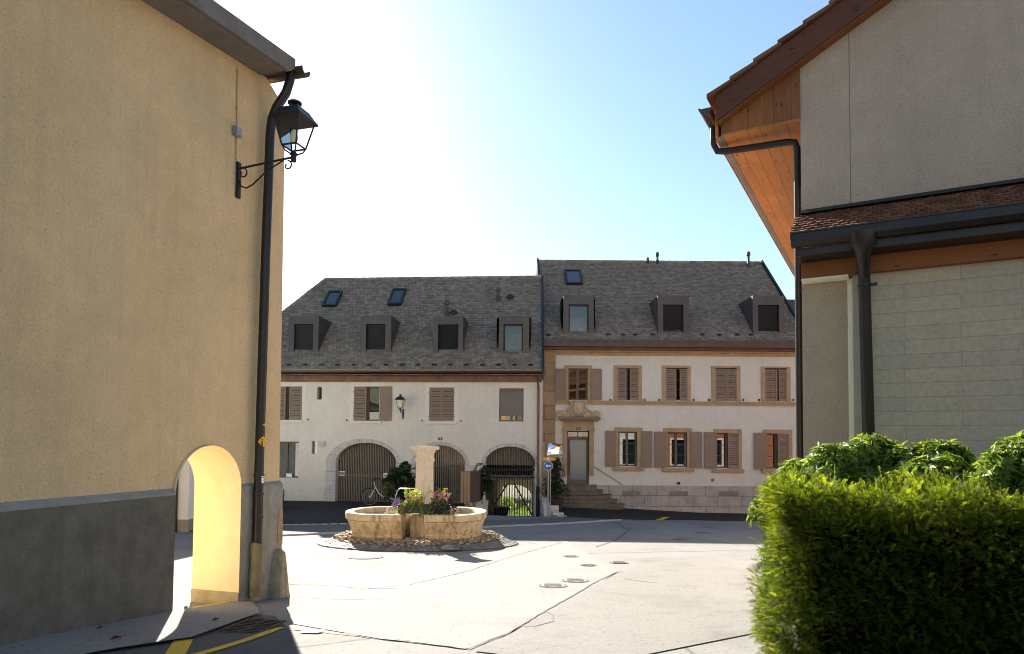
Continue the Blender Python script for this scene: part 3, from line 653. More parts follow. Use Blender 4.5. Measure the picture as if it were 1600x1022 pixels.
# arch stones
m_mortar = simple('dark_mortar', (.13, .12, .105), .95)
def arch_stones(a, px0, px1, yo, name, n, pier_l=None, pier_r=None):
    u0, u1, zb, zs, zc = a; o0, o1 = L(px0, 724)[0], L(px1, 724)[0]; oz = L((px0+px1)/2, yo)[1]
    inn = arch_pts(u0, u1, zs, zc, 60); out = arch_pts(o0, o1, zs, oz, 60); mb = MB(); cuts = np.linspace(0, 60, n+1).astype(int)
    for i in range(n):
        a_, b_ = cuts[i], cuts[i+1]; pr = -.022-.008*rng.random()
        # small joint
        for k in range(a_, b_):
            q0 = .12 if k == a_ else 0; q1 = .12 if k == b_-1 else 0
            lerp = lambda P_, Q_, t: (P_[0]+(Q_[0]-P_[0])*t, P_[1]+(Q_[1]-P_[1])*t)
            i0, i1 = lerp(inn[k], inn[k+1], q0), lerp(inn[k], inn[k+1], 1-q1); p0, p1 = lerp(out[k], out[k+1], q0), lerp(out[k], out[k+1], 1-q1)
            mb.add([(i0[0], pr, i0[1]), (i1[0], pr, i1[1]), (p1[0], pr, p1[1]), (p0[0], pr, p0[1]), (i0[0], .42, i0[1]-.006), (i1[0], .42, i1[1]-.006), (p1[0], .02, p1[1]), (p0[0], .02, p0[1])], [(0, 1, 2, 3), (4, 5, 1, 0), (3, 2, 6, 7)])
    for pr_ in (pier_l, pier_r):
        if not pr_: continue
        x0, x1, rows = pr_; side = 1 if pr_ is pier_l else -1
        zz = [zs-.008]+[zs-r for r in rows]+[zb]
        for k in range(len(zz)-1):
            pv = -.03-.01*rng.random(); xa, xb = (x0, u0+.012) if side == 1 else (u1-.012, x1)
            ex = (.10*rng.random() if k < len(zz)-2 else .12)
            mb.box(xa-(ex if side == 1 else 0), xb+(ex if side == -1 else 0), pv, .42, zz[k+1]+.006, zz[k]-.006)
    o_ = part(name, mb, m_lime, lh); mo = MB(); nn = len(inn)
    mo.add([(x, -.012, z) for x, z in inn]+[(x, -.012, z) for x, z in out], [(i, i+1, nn+i+1, nn+i) for i in range(nn-1)]); mo.add([(x, -.012, z) for x, z in inn]+[(x, .40, z+.004) for x, z in inn], [(i, i+1, nn+i+1, nn+i) for i in range(nn-1)])
    for pr_ in (pier_l, pier_r):
        if pr_: x0, x1 = (pr_[0], u0+.006) if pr_ is pier_l else (u1-.006, pr_[1]); mo.box(x0+.005, x1-.0, -.016, .39, zb, zs-.01)
    part('mortar', mo, m_mortar, o_); return o_
arch_stones(A1, 509.5, 626, 685.5, 'stone_arch', 9, (L(510, 740)[0], 0, [.36, .72, 1.12, 1.5]), (0, L(632, 740)[0], [.4, .85, 1.4]))
arch_stones(A2, 643, 732.5, 690, 'stone_arch', 9, (L(641, 740)[0], 0, [.4, .85, 1.4]), (0, L(740, 740)[0], [.38, .8, 1.2, 1.7]))
arch_stones(A3, 752.8, 841.5, 691.6, 'stone_arch', 9, (L(749, 740)[0], 0, [.38, .8, 1.2, 1.7]), (0, L(842, 740)[0], [.45, .95, 1.5]))
# slatted gates
def slats(mb, a, y, wd, gap, zb, t=.05, z_top=None):
    u0, u1, _, zs, zc = a; c, hw = (u0+u1)/2, (u1-u0)/2; u = u0+.01
    while u+wd < u1:
        m_ = abs(u+wd/2-c)/hw; top = zs+(zc-zs)*math.sqrt(max(0, 1-min(1, m_+.02)**2))-.01; top = min(top, z_top) if z_top else top
        if top > zb+.1: mb.box(u, u+wd, y, y+t, zb, top)
        u += wd+gap
    return mb
def backing(a, y, zb, mat, name, par):
    mb = MB(); pl = arch_hole(a[0]-.02, a[1]+.02, zb, a[3], a[4]+.01); mb.prism(pl, y, y+.03); return part(name, mb, mat, par)
zg1 = -.34; g1 = slats(MB(), A1, .28, .036, .036, zg1); go1 = part('slatted_gate', g1, m_slat, lh); backing(A1, .38, zg1-.3, simple('gate_backing', (.045, .036, .03), .9), 'gate_board', go1)
r1 = MB(); r1.box(A1[0], A1[1], .331, .36, zg1+1.4, zg1+1.5); r1.box(A1[0], A1[1], .331, .36, zg1+.2, zg1+.3); part('gate_rail', r1, m_slat, go1)
zg2 = -.55; g2 = slats(MB(), A2, .28, .036, .055, zg2); go2 = part('slatted_door', g2, m_slat, lh); um2 = (A2[0]+A2[1])/2
k2 = MB(); k2.prism(arch_hole(A2[0]-.02, A2[1]+.02, zg2-.4, A2[3], A2[4]+.01), .62, .64); part('door_glazing', k2, NT('dim_glazing').fin((.03, .032, .033), .08, .5), go2)
k3 = MB(); k3.box(A2[0], A2[1], .56, .615, A2[3]-.12, A2[3]-.02); k3.box(um2+.35, um2+.75, .56, .615, zg2, A2[3]-.12); k3.box(A2[0], A2[0]+.5, .56, .615, zg2, A2[3]-.12); part('door_leaf', k3, m_slat, go2)
zg3 = L(797, 812)[1]-.06; zmid = L(797, 727)[1]; zm2 = L(797, 733)[1]
g3 = slats(MB(), A3, .25, .035, .072, zg3); go3 = part('passage_gate', g3, m_slatd, lh)
up3 = MB(); cc = (A3[0]+A3[1])/2; hw3 = (A3[1]-A3[0])/2
tpx = [(x, z) for x, z in arch_pts(A3[0], A3[1], A3[3], A3[4], 40) if z > zmid]; up3.prism([(tpx[-1][0], zmid), (tpx[0][0], zmid)]+tpx, .31, .34); part('gate_panel', up3, simple('taupe_panel', (.20, .165, .125), .7), go3)
up4 = slats(MB(), A3, .20, .035, .072, zmid, .045); part('gate_slats', up4, m_slat, go3)
br = MB(); 
def bar(x0, y0, x1, y1, w_): 
    a, b = L(x0, y0, .32), L(x1, y1, .32); d_ = np.array([b[0]-a[0], b[1]-a[1]]); d_ /= np.linalg.norm(d_); nn = np.array([-d_[1], d_[0]])*w_/2
    br.prism([(a[0]-nn[0], a[1]-nn[1]), (b[0]-nn[0], b[1]-nn[1]), (b[0]+nn[0], b[1]+nn[1]), (a[0]+nn[0], a[1]+nn[1])], .315, .345)
bar(772, 790, 792, 757, .06); bar(803, 755, 833, 808, .06); bar(772, 807.5, 834, 807.5, .06); bar(759, 734, 836, 734, .10); bar(759, 746, 836, 746, .04); part('gate_brace', br, m_slatd, go3)
dk = MB(); dk.box(A3[0]-.05, A3[1]+.05, .55, .6, L(797, 755)[1]+.05, zmid+.1); 
# windows
def wcell(i): pass
window(lh, *W1, .20); window(lh, *W2, .20); window(lh, *W3, .20)
wobs = [o for o in lh.children if o.name.startswith('window')]
def sh(px0, px1, y0, y1, par, kind='louvre', skew=0, dep=-.012):
    u0, u1, z0, z1 = R_(px0, y0, px1, y1); return shutter('shutter', u0, u1, z0, z1, dep, m_shut, par, kind, skew)
sh(421.5, 446.4, 604, 655.6, wobs[0], skew=-1, dep=.02); sh(452.3, 471.4, 604, 655.8, wobs[0], skew=1, dep=.02)
sh(552.8, 572.6, 604, 657, wobs[1], skew=-1, dep=.02); sh(593.6, 612.5, 604, 657.5, wobs[1], 'panel', -1)
sh(670.8, 690, 605.5, 658, wobs[2], skew=-1, dep=.02); sh(690.4, 709.6, 605.5, 658, wobs[2], skew=1, dep=.02)
for wo, (p0, p1, ys) in zip(wobs, ((417, 473, 656.5), (547, 596, 658), (666, 713, 659))):
    u0, u1, z0, z1 = R_(p0, ys, p1, ys+3.5); sb = MB(); sb.box(u0, u1, -.07, .2, z0, z1); part('sill', sb, m_whitewin, wo, bevel=.01)
for wn_, wo in zip((W1, W2, W3), wobs):
    sr = MB(); e = .17; sr.box(wn_[0]-e, wn_[0]-.003, -.007, .01, wn_[2]-.003, wn_[3]+e); sr.box(wn_[1]+.003, wn_[1]+e, -.007, .01, wn_[2]-.003, wn_[3]+e); sr.box(wn_[0]-.003, wn_[1]+.003, -.007, .01, wn_[3]+.003, wn_[3]+e)
    for sx in (wn_[0]-e-.10, wn_[1]+e-.02): sr.box(sx, sx+.12, -.0085, .01, wn_[2]+.02, wn_[2]+.2) if False else None
    part('surround', sr, m_whitewin, wo)
    for sx in (wn_[0]-.30, wn_[1]+.30): hk_ = MB(); hk_.box(sx-.018, sx+.018, -.05, .0, wn_[2]-.02, wn_[2]+.05); part('shutter_catch', hk_, m_black, wo)
# roller blind window
u0, u1, z0, z1 = W4; w4 = window(lh, u0, u1, z0, z1, .10, m_frame, 1, 0, None); zbl = L(799, 649.3)[1]; zbx = L(799, 611)[1]
b = MB(); b.box(u0+.03, u1-.03, .05, .075, zbl, zbx); part('roller_blind', b, m_rollo, w4); b = MB(); b.box(u0, u1, .005, .09, zbx, z1); part('blind_box', b, m_frame, w4)
for q in (S1, S2): window(lh, q[0], q[1], q[2], q[3], .22, m_frame, 0, 0)
sl_ = MB(); q = R_(491.6, 689.4, 495.3, 709); sl_.box(q[0], q[1], .01, .2, q[2]+.004, q[3]-.004); part('white_reveal', sl_, m_signw, lh)
nb = MB(); q = R_(498.8, 689.3, 508.8, 697.7); nb.box(q[0], q[1], -.12, .02, q[2], q[3]); part('stone_block', nb, m_lime, lh, bevel=.03)
wg = window(lh, *WG, .18, m_frame, 1, 0, m_curt)
sgn = MB(); q = R_(445.7, 740, 455, 745.9); sgn.box(q[0], q[1], .09, .105, q[2], q[3]); no = part('paper_note', sgn, m_whitep, wg)
# house number
q = R_(684.6, 683.7, 691.4, 687.7); nb = MB(); nb.box(q[0], q[1], -.02, -.002, q[2], q[3]); npl = part('number_plate', nb, m_navy, lh, bevel=.006)
tx = text_mb('2', .105); shift(tx, (q[0]+q[1])/2, -.025, (q[2]+q[3])/2); part('number', tx, m_signw, npl)
# eaves
zf0, zf1 = L(645, 597)[1], L(645, 587.5)[1]; zg0, zg1_ = L(645, 587, -.55)[1], L(645, 579.5, -.55)[1]
fa = MB(); fa.box(uL-.3, uR+.02, -.10, .05, zf0, zf1+.02); part('copper_fascia', fa, m_copper2, lh)
sf = MB(); sf.box(uL-.3, uR+.05, -.52, -.101, zf1+.0, zf1+.03); part('soffit', sf, m_copper2, lh)
gu_ = MB(); cy, cz, rg = -.55, zg1_, .10
gu_.xprism([(cy+rg*math.cos(a), cz+rg*math.sin(a)) for a in [math.pi+math.pi*i/10 for i in range(11)]], uL-.4, uR+.10); gu_.box(uR+.101, uR+.16, -.68, -.2, cz-.14, cz+.16); part('gutter', gu_, m_copper, lh)
dpp = MB(); ud = L(841, 700)[0]; dpp.tube([(ud-.02, -.55, zg0), (ud-.02, -.52, zf1-.08), (ud, -.12, zf0-.3), (ud, -.10, zf0-.5), (ud+.0, -.10, L(841, 760)[1])], .05, 12); d_o = part('downpipe', dpp, m_copper2, lh, smooth=True)
dpp = MB(); dpp.tube([(ud, -.10, L(841, 760)[1]), (ud, -.10, L(841, 815)[1])], .075, 12); part('standpipe', dpp, m_black, d_o, smooth=True)
# roof
ev = np.array([-.60, zg1_+.06]); zrg = None
Yr = 4.6; rg = L(676, 435, Yr); zrid = rg[1]; base_ = math.hypot(Yr-ev[0], zrid-ev[1]); sld = ((Yr-ev[0])/base_, (zrid-ev[1])/base_); tan_l = sld[1]/sld[0]
uRr = L(846, 434, Yr)[0]; uh = L(509, 437, Yr)[0]; ue = uL-.4; ur1 = uR+.03
hip0 = lambda v: ue+(uh-ue)*v/base_
rm = MB(); th_ = .12
rm.add([(ue, ev[0], ev[1]), (ur1, ev[0], ev[1]), (uRr, Yr, zrid), (uh, Yr, zrid), (ue, 2*Yr-ev[0], ev[1]), (ur1, 2*Yr-ev[0], ev[1]),
        (ue, ev[0], ev[1]-th_), (ur1, ev[0], ev[1]-th_), (ur1, 2*Yr-ev[0], ev[1]-th_), (ue, 2*Yr-ev[0], ev[1]-th_)],
       [(0, 1, 2, 3), (3, 2, 5, 4), (0, 3, 4), (6, 9, 8, 7), (0, 6, 7, 1), (1, 7, 8, 5), (1, 5, 2), (4, 5, 8, 9), (0, 4, 9, 6)])
tile_roof(rm, ev, sld, base_, hip0, lambda v: ur1+(uRr-ur1)*v/base_, seed=5)
# ridge and hip tiles
for a_, b_ in (((uh, Yr, zrid), (uRr, Yr, zrid)), ((ue, ev[0], ev[1]), (uh, Yr, zrid))):
    a_, b_ = np.array(a_), np.array(b_); nn = int(np.linalg.norm(b_-a_)/.36)
    for i in range(nn): rm.tube([a_+(b_-a_)*i/nn, a_+(b_-a_)*(i+1.05)/nn], [.10, .085], 8)
part('roof', rm, m_tile, lh)
rp = (0, float(ev[0]), float(ev[1])+.02)
dormer(lh, FL, (451, 493.5, 497.5, 551.4), (459.3, 506.3, 489, 551), rp, tan_l, 'blind', m_zinc)
dormer(lh, FL, (564, 493.5, 611, 551.4), (571.5, 506.3, 602, 551), rp, tan_l, 'blind', m_zinc)
dormer(lh, FL, (677, 494, 723.3, 551.5), (684.3, 507, 716, 551), rp, tan_l, 'blind', m_zinc)
dormer(lh, FL, (779.4, 493.5, 826.8, 552), (786.6, 506.5, 817, 551), rp, tan_l, 'glass', m_zinc)
def skylight(par, F_, corners, tan_, rp_, depth=.09):
    """corners in the photo, in the roof plane"""
    n = (0, -tan_, 1.0); q = [F_.plane(x, y, rp_, n) for x, y in corners]; c = sum(q)/4; nn = np.array([0, -tan_, 1])/math.hypot(1, tan_)
    uw = (max(p[0] for p in q)-min(p[0] for p in q)) ; vt = np.array([0, 1, tan_])/math.hypot(1, tan_); hh = max(np.dot(p-c, vt) for p in q); w_ = np.mean([abs(q[1][0]-q[0][0]), abs(q[2][0]-q[3][0])])/2; X = np.array([1, 0, 0])
    def blk(a0, a1, b0, b1, h0, h1):
        mb_.add([c+X*a+vt*b_+nn*hq for hq in (h0, h1) for a, b_ in ((a0, b0), (a1, b0), (a1, b1), (a0, b1))], [(3, 2, 1, 0), (4, 5, 6, 7), (0, 1, 5, 4), (1, 2, 6, 5), (2, 3, 7, 6), (3, 0, 4, 7)])
    mb_ = MB(); e = .09; blk(-w_, -w_+e, -hh, hh, 0, depth+.05); blk(w_-e, w_, -hh, hh, 0, depth+.05); blk(-w_+e, w_-e, hh-e, hh, 0, depth+.05); blk(-w_+e, w_-e, -hh, -hh+e, 0, depth+.05); s = part('skylight', mb_, m_framed, par)
    mb_ = MB(); blk(-w_+e, w_-e, -hh+e, hh-e, depth-.02, depth+.01); return s, part('pane', mb_, None, s)
def panecol(s, m): s[1].data.materials.clear(); s[1].data.materials.append(m)
sk = NT('roof_light_glass').fin((.02, .03, .035), .06, .9)
panecol(skylight(lh, FL, [(504, 480.5), (527, 480.5), (535, 458), (514, 458)], tan_l, rp), sk); panecol(skylight(lh, FL, [(607, 478), (628.5, 478), (634, 454.5), (613, 454.5)], tan_l, rp), sk)
def vent(par, F_, px, ytop, ybot, tan_, rp_, r=.07, mat=None, cap=True):
    a = F_.plane(px, ybot, rp_, (0, -tan_, 1.0)); z1 = F_.L(px, ytop, a[1])[1]; H = z1-a[2]; mb = MB()
    mb.lathe([(r*2.2, -.15), (r*1.6, .12), (r, .2), (r, H-.22), (r*1.5, H-.2), (r*1.6, H-.1), (r*1.2, H)] if cap else [(r*1.5, -.1), (r, .1), (r, H)], a, 12); return part('vent_pipe', mb, mat or m_zinc, par, smooth=True)
vent(lh, FL, 698, 469, 494, tan_l, rp, .075); vent(lh, FL, 778, 449, 469, tan_l, rp, .07)
for px, py in ((709, 490), (797, 466)):
    a = FL.plane(px, py, rp, (0, -tan_l, 1.0)); mb = MB(); mb.lathe([(.14, -.1), (.14, .1), (.10, .16)], a, 12); mb.box(a[0]-.2, a[0]+.2, a[1]-.02, a[1]+.1, a[2]-.1, a[2]+.06); part('roof_outlet', mb, m_framed, lh)
for k in range(17):
    px = 452-26*1+k*25.2; a = FL.plane(px, 572.5, rp, (0, -tan_l, 1.0)); mb = MB(); mb.add([a+np.array([-.11, .02, 0]), a+np.array([.11, .02, 0]), a+np.array([.05, -.03, .11]), a+np.array([-.05, -.03, .11]), a+np.array([-.11, .1, .1]), a+np.array([.11, .1, .1])], [(0, 1, 2, 3), (3, 2, 5, 4), (0, 3, 4), (1, 5, 2)]); part('snow_guard', mb, m_black, lh)
mb = MB(); a = FL.W(*FL.plane(481, 470, (uh, Yr, zrid), (0, 1, 0))); c_ = FL.L(481, 462, Yr); mb.lathe([(.10, -1.2), (.10, -.1), (.06, 0), (.16, .06), (.19, .2), (.12, .34)], (c_[0], Yr+.3, c_[1]-.02), 12); part('chimney_pot', mb, m_copper, lh, smooth=True)
ve = MB(); 
ve.add([(u_+du, y_, z_+dz) for du in (0, .09) for u_, y_, z_, dz in ((ur1, ev[0]-.05, ev[1], -.2), (ur1, ev[0]-.05, ev[1], .1), (uRr, Yr, zrid, .12), (uRr, Yr, zrid, -.2))], [(0, 1, 2, 3), (7, 6, 5, 4), (0, 4, 5, 1), (1, 5, 6, 2), (2, 6, 7, 3), (3, 7, 4, 0)])
part('verge_flashing', ve, m_framed, lh)
# lantern on its wall
ql = L(630, 645); lantern('wall_lantern', 'small black lantern on the white wall of the arched house, above the fountain', FL.W(ql[0], 0, ql[1]+.05), FL.yaw-.0, .52, 1.02, .02, m_iron, frost=simple('frosted_pane', (.72, .66, .48), .5))

# ================================================================== stone trimmed house (far right)
rh = thing('stone_trimmed_house', 'pale house with sandstone window frames, taupe shutters and a crested doorway', 'house', FR.o, FR.yaw)
L = FR.L; R_ = FR.rect
vL, vR = L(847.6, 690)[0], 13.2; zB = -1.2; zT = L(1000, 553)[1]
UP = [(888, 576, 918, 625), (964.4, 575, 997.7, 625.5), (1040, 575, 1074, 625.5), (1117.4, 575, 1150.7, 626), (1195, 575.5, 1229, 627)]
UF = [(881.8, 571, 924.5, 626), (959, 571, 1002.6, 626), (1034.2, 571.5, 1078.9, 627), (1111.5, 572, 1156.6, 627.5), (1189, 573, 1234.7, 628.5)]
LO = [(966, 674.5, 995.2, 728.5), (1042.5, 675.5, 1072.9, 730), (1119.7, 676.5, 1154, 731.5), (1197.6, 677.5, 1232.8, 732.5)]
LF = [(959.6, 668, 1003.7, 729.5), (1036.4, 669, 1080.8, 731), (1114.4, 670.5, 1158.8, 732.5), (1191.8, 671.3, 1237.6, 733.5)]
DO = R_(886, 673.4, 920.4, 757.2)
ur_ = [R_(*q) for q in UP]; lr_ = [R_(*q) for q in LO]; uf_ = [R_(*q) for q in UF]; lf_ = [R_(*q) for q in LF]
vP = L(867.5, 690)[0]
part('wall', slab([(vP, zB), (vR, zB), (vR, zT), (vP, zT)], [rhole(*q) for q in ur_+lr_+[DO]], 0, .4), m_white2, rh)
pi = MB(); pi.box(vL, vP-.002, -.04, .4, zB, zT); part('corner_pilaster', pi, m_sandb, rh)
bx = MB(); bx.box(vL, vL+.35, .401, 10, zB, zT); bx.box(vR-.35, vR, .401, 10, zB, zT); bx.box(vL+.351, vR-.351, 9.6, 10, zB, zT)
bx.add([(vR, 0, zT), (vR, 10, zT), (vR, 5, zT+4.2)], [(0, 1, 2)]); part('rear_wall', bx, m_plasw, rh)
cz0, cz1_ = L(1000, 556)[1], L(1000, 547.5)[1]; co2 = MB(); co2.box(vL-.02, vR+.02, -.06, .0, cz0, cz0+.13); co2.box(vL-.02, vR+.04, -.14, .0, cz0+.131, cz1_+.02); part('cornice', co2, m_sand, rh)
s0, s1 = L(1000, 632.6)[1], L(1000, 627)[1]; sc_o = MB(); sc_o.box(vP, vR, -.07, .0, s0, s1); sc_o.box(vP, vR, -.10, .0, s1-.05, s1+.002); part('string_course', sc_o, m_sand, rh)
zp = L(1000, 758.5)[1]; pl = MB(); pl.box(L(925, 700)[0], vR, -.09, .0, zB, zp); 
part('plinth', pl, m_plinth, rh)
for x0, x1 in ((972, 1000), (1045.5, 1074), (1123, 1153)):
    q = R_(x0, 767.5, x1, 774.3); mb = MB(); mb.box(q[0], q[1], -.13, -.088, q[2], q[3]); part('cellar_shutter', mb, simple('cellar_stone', (.27, .22, .18), .8), rh, bevel=.012)
def surround(fr, op, sill=None):
    mb = MB(); d0, d1 = -.045, .12; u0, u1, z0, z1 = fr; o0, o1, q0, q1 = op
    mb.box(u0, o0, d0, d1, z0, q1); mb.box(o1, u1, d0, d1, z0, q1); mb.box(u0, u1, d0-.003, d1, q1, z1)
    return mb
allw = []
for fr, op in zip(uf_, ur_):
    wo = window(rh, *op, .2); allw.append(wo); mb = surround(fr, op); part('stone_frame', mb, m_sand, wo)
for i, (fr, op) in enumerate(zip(lf_, lr_)):
    wo = window(rh, *op, .2, curtain=None); allw.append(wo); mb = surround(fr, op); part('stone_frame', mb, m_sand, wo)
    px = LF[i]; q = R_(px[0]-2.2, px[3]-.2, px[2]+3, px[3]+6); mb = MB(); mb.box(q[0], q[1], -.12, .15, q[2], q[3]); part('sill', mb, m_sand, wo, bevel=.015)
def s2(px0, px1, y0, y1, par, kind='louvre', skew=0, dep=-.05, curve=False):
    u0, u1, z0, z1 = R_(px0, y0, px1, y1); return shutter('shutter', u0, u1, z0, z1, dep, m_shut, par, kind, skew)
s2(867.3, 884, 576.4, 624.5, allw[0], 'panel', 1); s2(922.9, 939.8, 576.4, 625, allw[0], 'panel', -1)
for wo, q in zip(allw[1:5], ((964.4, 978.4, 984, 997.7), (1040, 1055.4, 1062, 1074), (1117.4, 1134.9, 1135.8, 1150.7), (1195, 1214, 1216.6, 1229))):
    k = (q[0]-964)*.0075; s2(q[0], q[1], 576+k, 625.5+k, wo, skew=-1, dep=-.005); s2(q[2], q[3], 576+k, 625.5+k, wo, skew=1, dep=-.005)
s2(945.8, 962.3, 673, 729, allw[5], 'panel', 1); s2(1001.6, 1018.3, 673.7, 730, allw[5], 'panel', -1)
s2(1022, 1040.4, 674.5, 730.3, allw[6], 'panel', 1); s2(1078.3, 1096, 674.6, 731, allw[6], 'panel', -1)
s2(1099.9, 1119.5, 675.3, 732, allw[7], 'panel', 1); s2(1137, 1154, 676.6, 732, allw[7], skew=1, dep=.0)
s2(1177.3, 1197.4, 676.3, 733, allw[8], 'panel', 1); s2(1215, 1232.8, 677.8, 733.5, allw[8], skew=1, dep=.0)
for x in (953.5, 1007, 1030, 1083.5, 1107.5, 1161, 1185.5, 1239):
    a = L(x, 625); mb = MB(); mb.box(a[0]-.02, a[0]+.02, -.09, 0, a[1]-.05, a[1]+.05); part('shutter_catch', mb, m_black, rh)
# doorway
du0, du1, dz0, dz1 = DO; dj0 = L(879.4, 700)[0]; dj1 = L(927.5, 700)[0]; zl = L(903, 656)[1]; zjb = L(903, 743)[1]; zcap = L(903, 673.4)[1]
dm = MB(); dm.box(dj0, du0, -.08, .2, zjb, zcap); dm.box(du1, dj1, -.08, .2, zjb, zcap); dm.box(dj0, dj1, -.07, .2, zcap+.001, zl); dm.box(dj0-.03, du0+.02, -.12, -.07, zcap-.02, zcap+.14); dm.box(du1-.02, dj1+.03, -.12, -.07, zcap-.02, zcap+.14)
for k in range(3):
    for b0 in (dj0, du1): dm.box(b0+.02+k*.065, b0+.06+k*.065, -.14, -.12, zcap-.02, zcap+.10)
dw = part('door_surround', dm, m_sand, rh)
q = R_(873, 651.4, 936.7, 656); lg = MB(); lg.box(q[0]+.08, q[1]-.08, -.26, .0, q[2]-.06, q[2]); lg.box(q[0], q[1], -.34, .0, q[2]+.001, q[3]); part('pediment_ledge', lg, simple('weathered_ledge', (.24, .19, .13), .9), dw)
# crest: swan neck gable, oval shield, volutes
cr = MB(); zl1 = q[3]; oc = L(903, 637); ctr = oc[0]; top = L(903, 627.5)[1]; hw = (q[1]-q[0])/2
right = [(0, top-zl1), (.17, top-zl1), (.24, top-zl1-.06), (.27, top-zl1-.22), (.36, .33), (.47, .22), (.60, .15), (.74, .13), (.80, .06), (.80, 0)]
cr.prism([(ctr+x, zl1+z) for x, z in right]+[(ctr-x, zl1+z) for x, z in right[::-1]], -.16, 0)
part('crest_panel', cr, m_sandp, dw)
cs = MB(); n = 24
for r0, r1, y0, y1 in ((.215, .255, -.19, -.235), (.255, .17, -.235, -.215)):
    pass
vs = []; fs = []
profile = [(.265, -.16), (.265, -.22), (.235, -.245), (.20, -.225), (.17, -.225), (.08, -.25), (0.001, -.255)]
for r_, y_ in profile:
    for k in range(n): a = 2*math.pi*k/n; vs.append((ctr+r_*.88*math.cos(a), y_, oc[1]-.03+r_*1.05*math.sin(a)))
fs = [(i*n+k, i*n+(k+1) % n, (i+1)*n+(k+1) % n, (i+1)*n+k) for i in range(len(profile)-1) for k in range(n)]; cs.add(vs, fs); part('shield', cs, m_sandp, dw, smooth=True)
vo = MB()
for sg in (-1, 1):
    def spiral(cx, cz, r0, turns, s0, yy): return [(ctr+sg*(cx+r0*(1-.75*i/22)*math.cos(s0-turns*i/22)), yy, zl1+cz+r0*(1-.75*i/22)*math.sin(s0-turns*i/22)) for i in range(23)]
    vo.tube(spiral(.80, .13, .13, 8, 2.2, -.2), .045, 7); vo.tube(spiral(.30, .62, .07, 6, 2.5, -.19), .03, 7); vo.tube(spiral(.62, .09, .08, 7, 2.6, -.2), .03, 7)
    vo.tube([(ctr+sg*.26, -.18, zl1+.55), (ctr+sg*.30, -.18, zl1+.42), (ctr+sg*.42, -.18, zl1+.30), (ctr+sg*.58, -.18, zl1+.20), (ctr+sg*.72, -.18, zl1+.20)], .04, 7)
    vo.tube([(ctr+sg*.2, -.2, zl1+.03), (ctr+sg*.34, -.2, zl1+.12), (ctr+sg*.30, -.2, zl1+.24)], .035, 6); vo.tube([(ctr+sg*.08, -.22, zl1+.02), (ctr+sg*.15, -.22, zl1+.12), (ctr+sg*.22, -.2, zl1+.18)], .035, 6)
for k in range(9):
    a = math.pi*(.1+.8*k/8); vo.lathe([(.035, 0), (.045, .03), (.02, .07)], (ctr+.25*math.cos(a), -.19, oc[1]-.02+.27*math.sin(a)), 8)
vo.tube([(ctr, -.2, zl1-.02), (ctr, -.24, zl1+.08), (ctr, -.22, zl1+.16)], [.03, .06, .04], 8); part('scroll_carving', vo, m_sandp, dw, smooth=True)
fz = MB(); 
for k in range(9): fz.lathe([(.05, 0), (.06, .03), (.02, .06)], (0, 0, 0), 8) if False else None
q = R_(900.6, 667.4, 906.6, 671.7); mb = MB(); mb.box(q[0], q[1], -.09, -.072, q[2], q[3]); npl = part('number_plate', mb, m_navy, rh, bevel=.006); tx = text_mb('4', .105); shift(tx, (q[0]+q[1])/2, -.095, (q[2]+q[3])/2); part('number', tx, m_signw, npl)
q = R_(874.8, 704, 879, 714); mb = MB(); mb.box(q[0], q[1], -.05, .0, q[2], q[3]); ic = part('intercom', mb, m_signw, rh, bevel=.008); mb = MB(); mb.box(q[0]+.02, q[1]-.02, -.055, -.049, q[2]+.03, q[2]+.14); part('intercom_grille', mb, m_galv, ic)
f = .075; zt_ = L(903, 682.5)[1]; gl0, gl1, gz0, gz1 = R_(890.3, 687.8, 916, 749.5, .16)
dr_ = MB(); y0, y1 = .14, .2; dr_.box(du0, gl0, y0, y1, dz0, zt_); dr_.box(gl1, du1, y0, y1, dz0, zt_); dr_.box(gl0, gl1, y0, y1, dz0, gz0); dr_.box(gl0, gl1, y0, y1, gz1, zt_)
do = part('door', dr_, m_frame, rh); g = MB(); g.box(gl0-.02, gl1+.02, .165, .175, gz0-.02, gz1+.02); part('door_glass', g, NT('teal_door_glass').fin((.17, .22, .225), .12, .5), do)
g = MB(); hu = L(891.5, 700)[0]; g.tube([(hu, .06, L(891, 738)[1]), (hu, .06, L(891, 703)[1])], .018, 8); g.tube([(hu, .06, L(891, 734)[1]), (hu, .15, L(891, 734)[1])], .012, 6); g.tube([(hu, .06, L(891, 707)[1]), (hu, .15, L(891, 707)[1])], .012, 6); part('door_handle', g, m_galv, do, smooth=True)
tr = MB(); tr.box(du0, du0+.04, y0, y1, zt_+.002, dz1); tr.box(du1-.04, du1, y0, y1, zt_+.002, dz1); um = (du0+du1)/2; tr.box(um-.02, um+.02, y0, y1, zt_+.002, dz1); tr.box(du0+.041, du1-.041, y0, y1, dz1-.04, dz1); to = part('transom', tr, m_framed, rh)
g = MB(); g.box(du0+.03, du1-.03, .165, .175, zt_+.01, dz1-.02); part('pane', g, m_glass, to)
rmn = MB(); rmn.box(du0-.6, du1+.6, 2.2, 2.25, dz0-.3, dz1+.3); rmn.box(du0-.6, du0-.55, .41, 2.2, dz0-.3, dz1+.3); rmn.box(du1+.55, du1+.6, .41, 2.2, dz0-.3, dz1+.3); part('hall_lining', rmn, simple('dim_hall', (.10, .12, .12), .8), do)
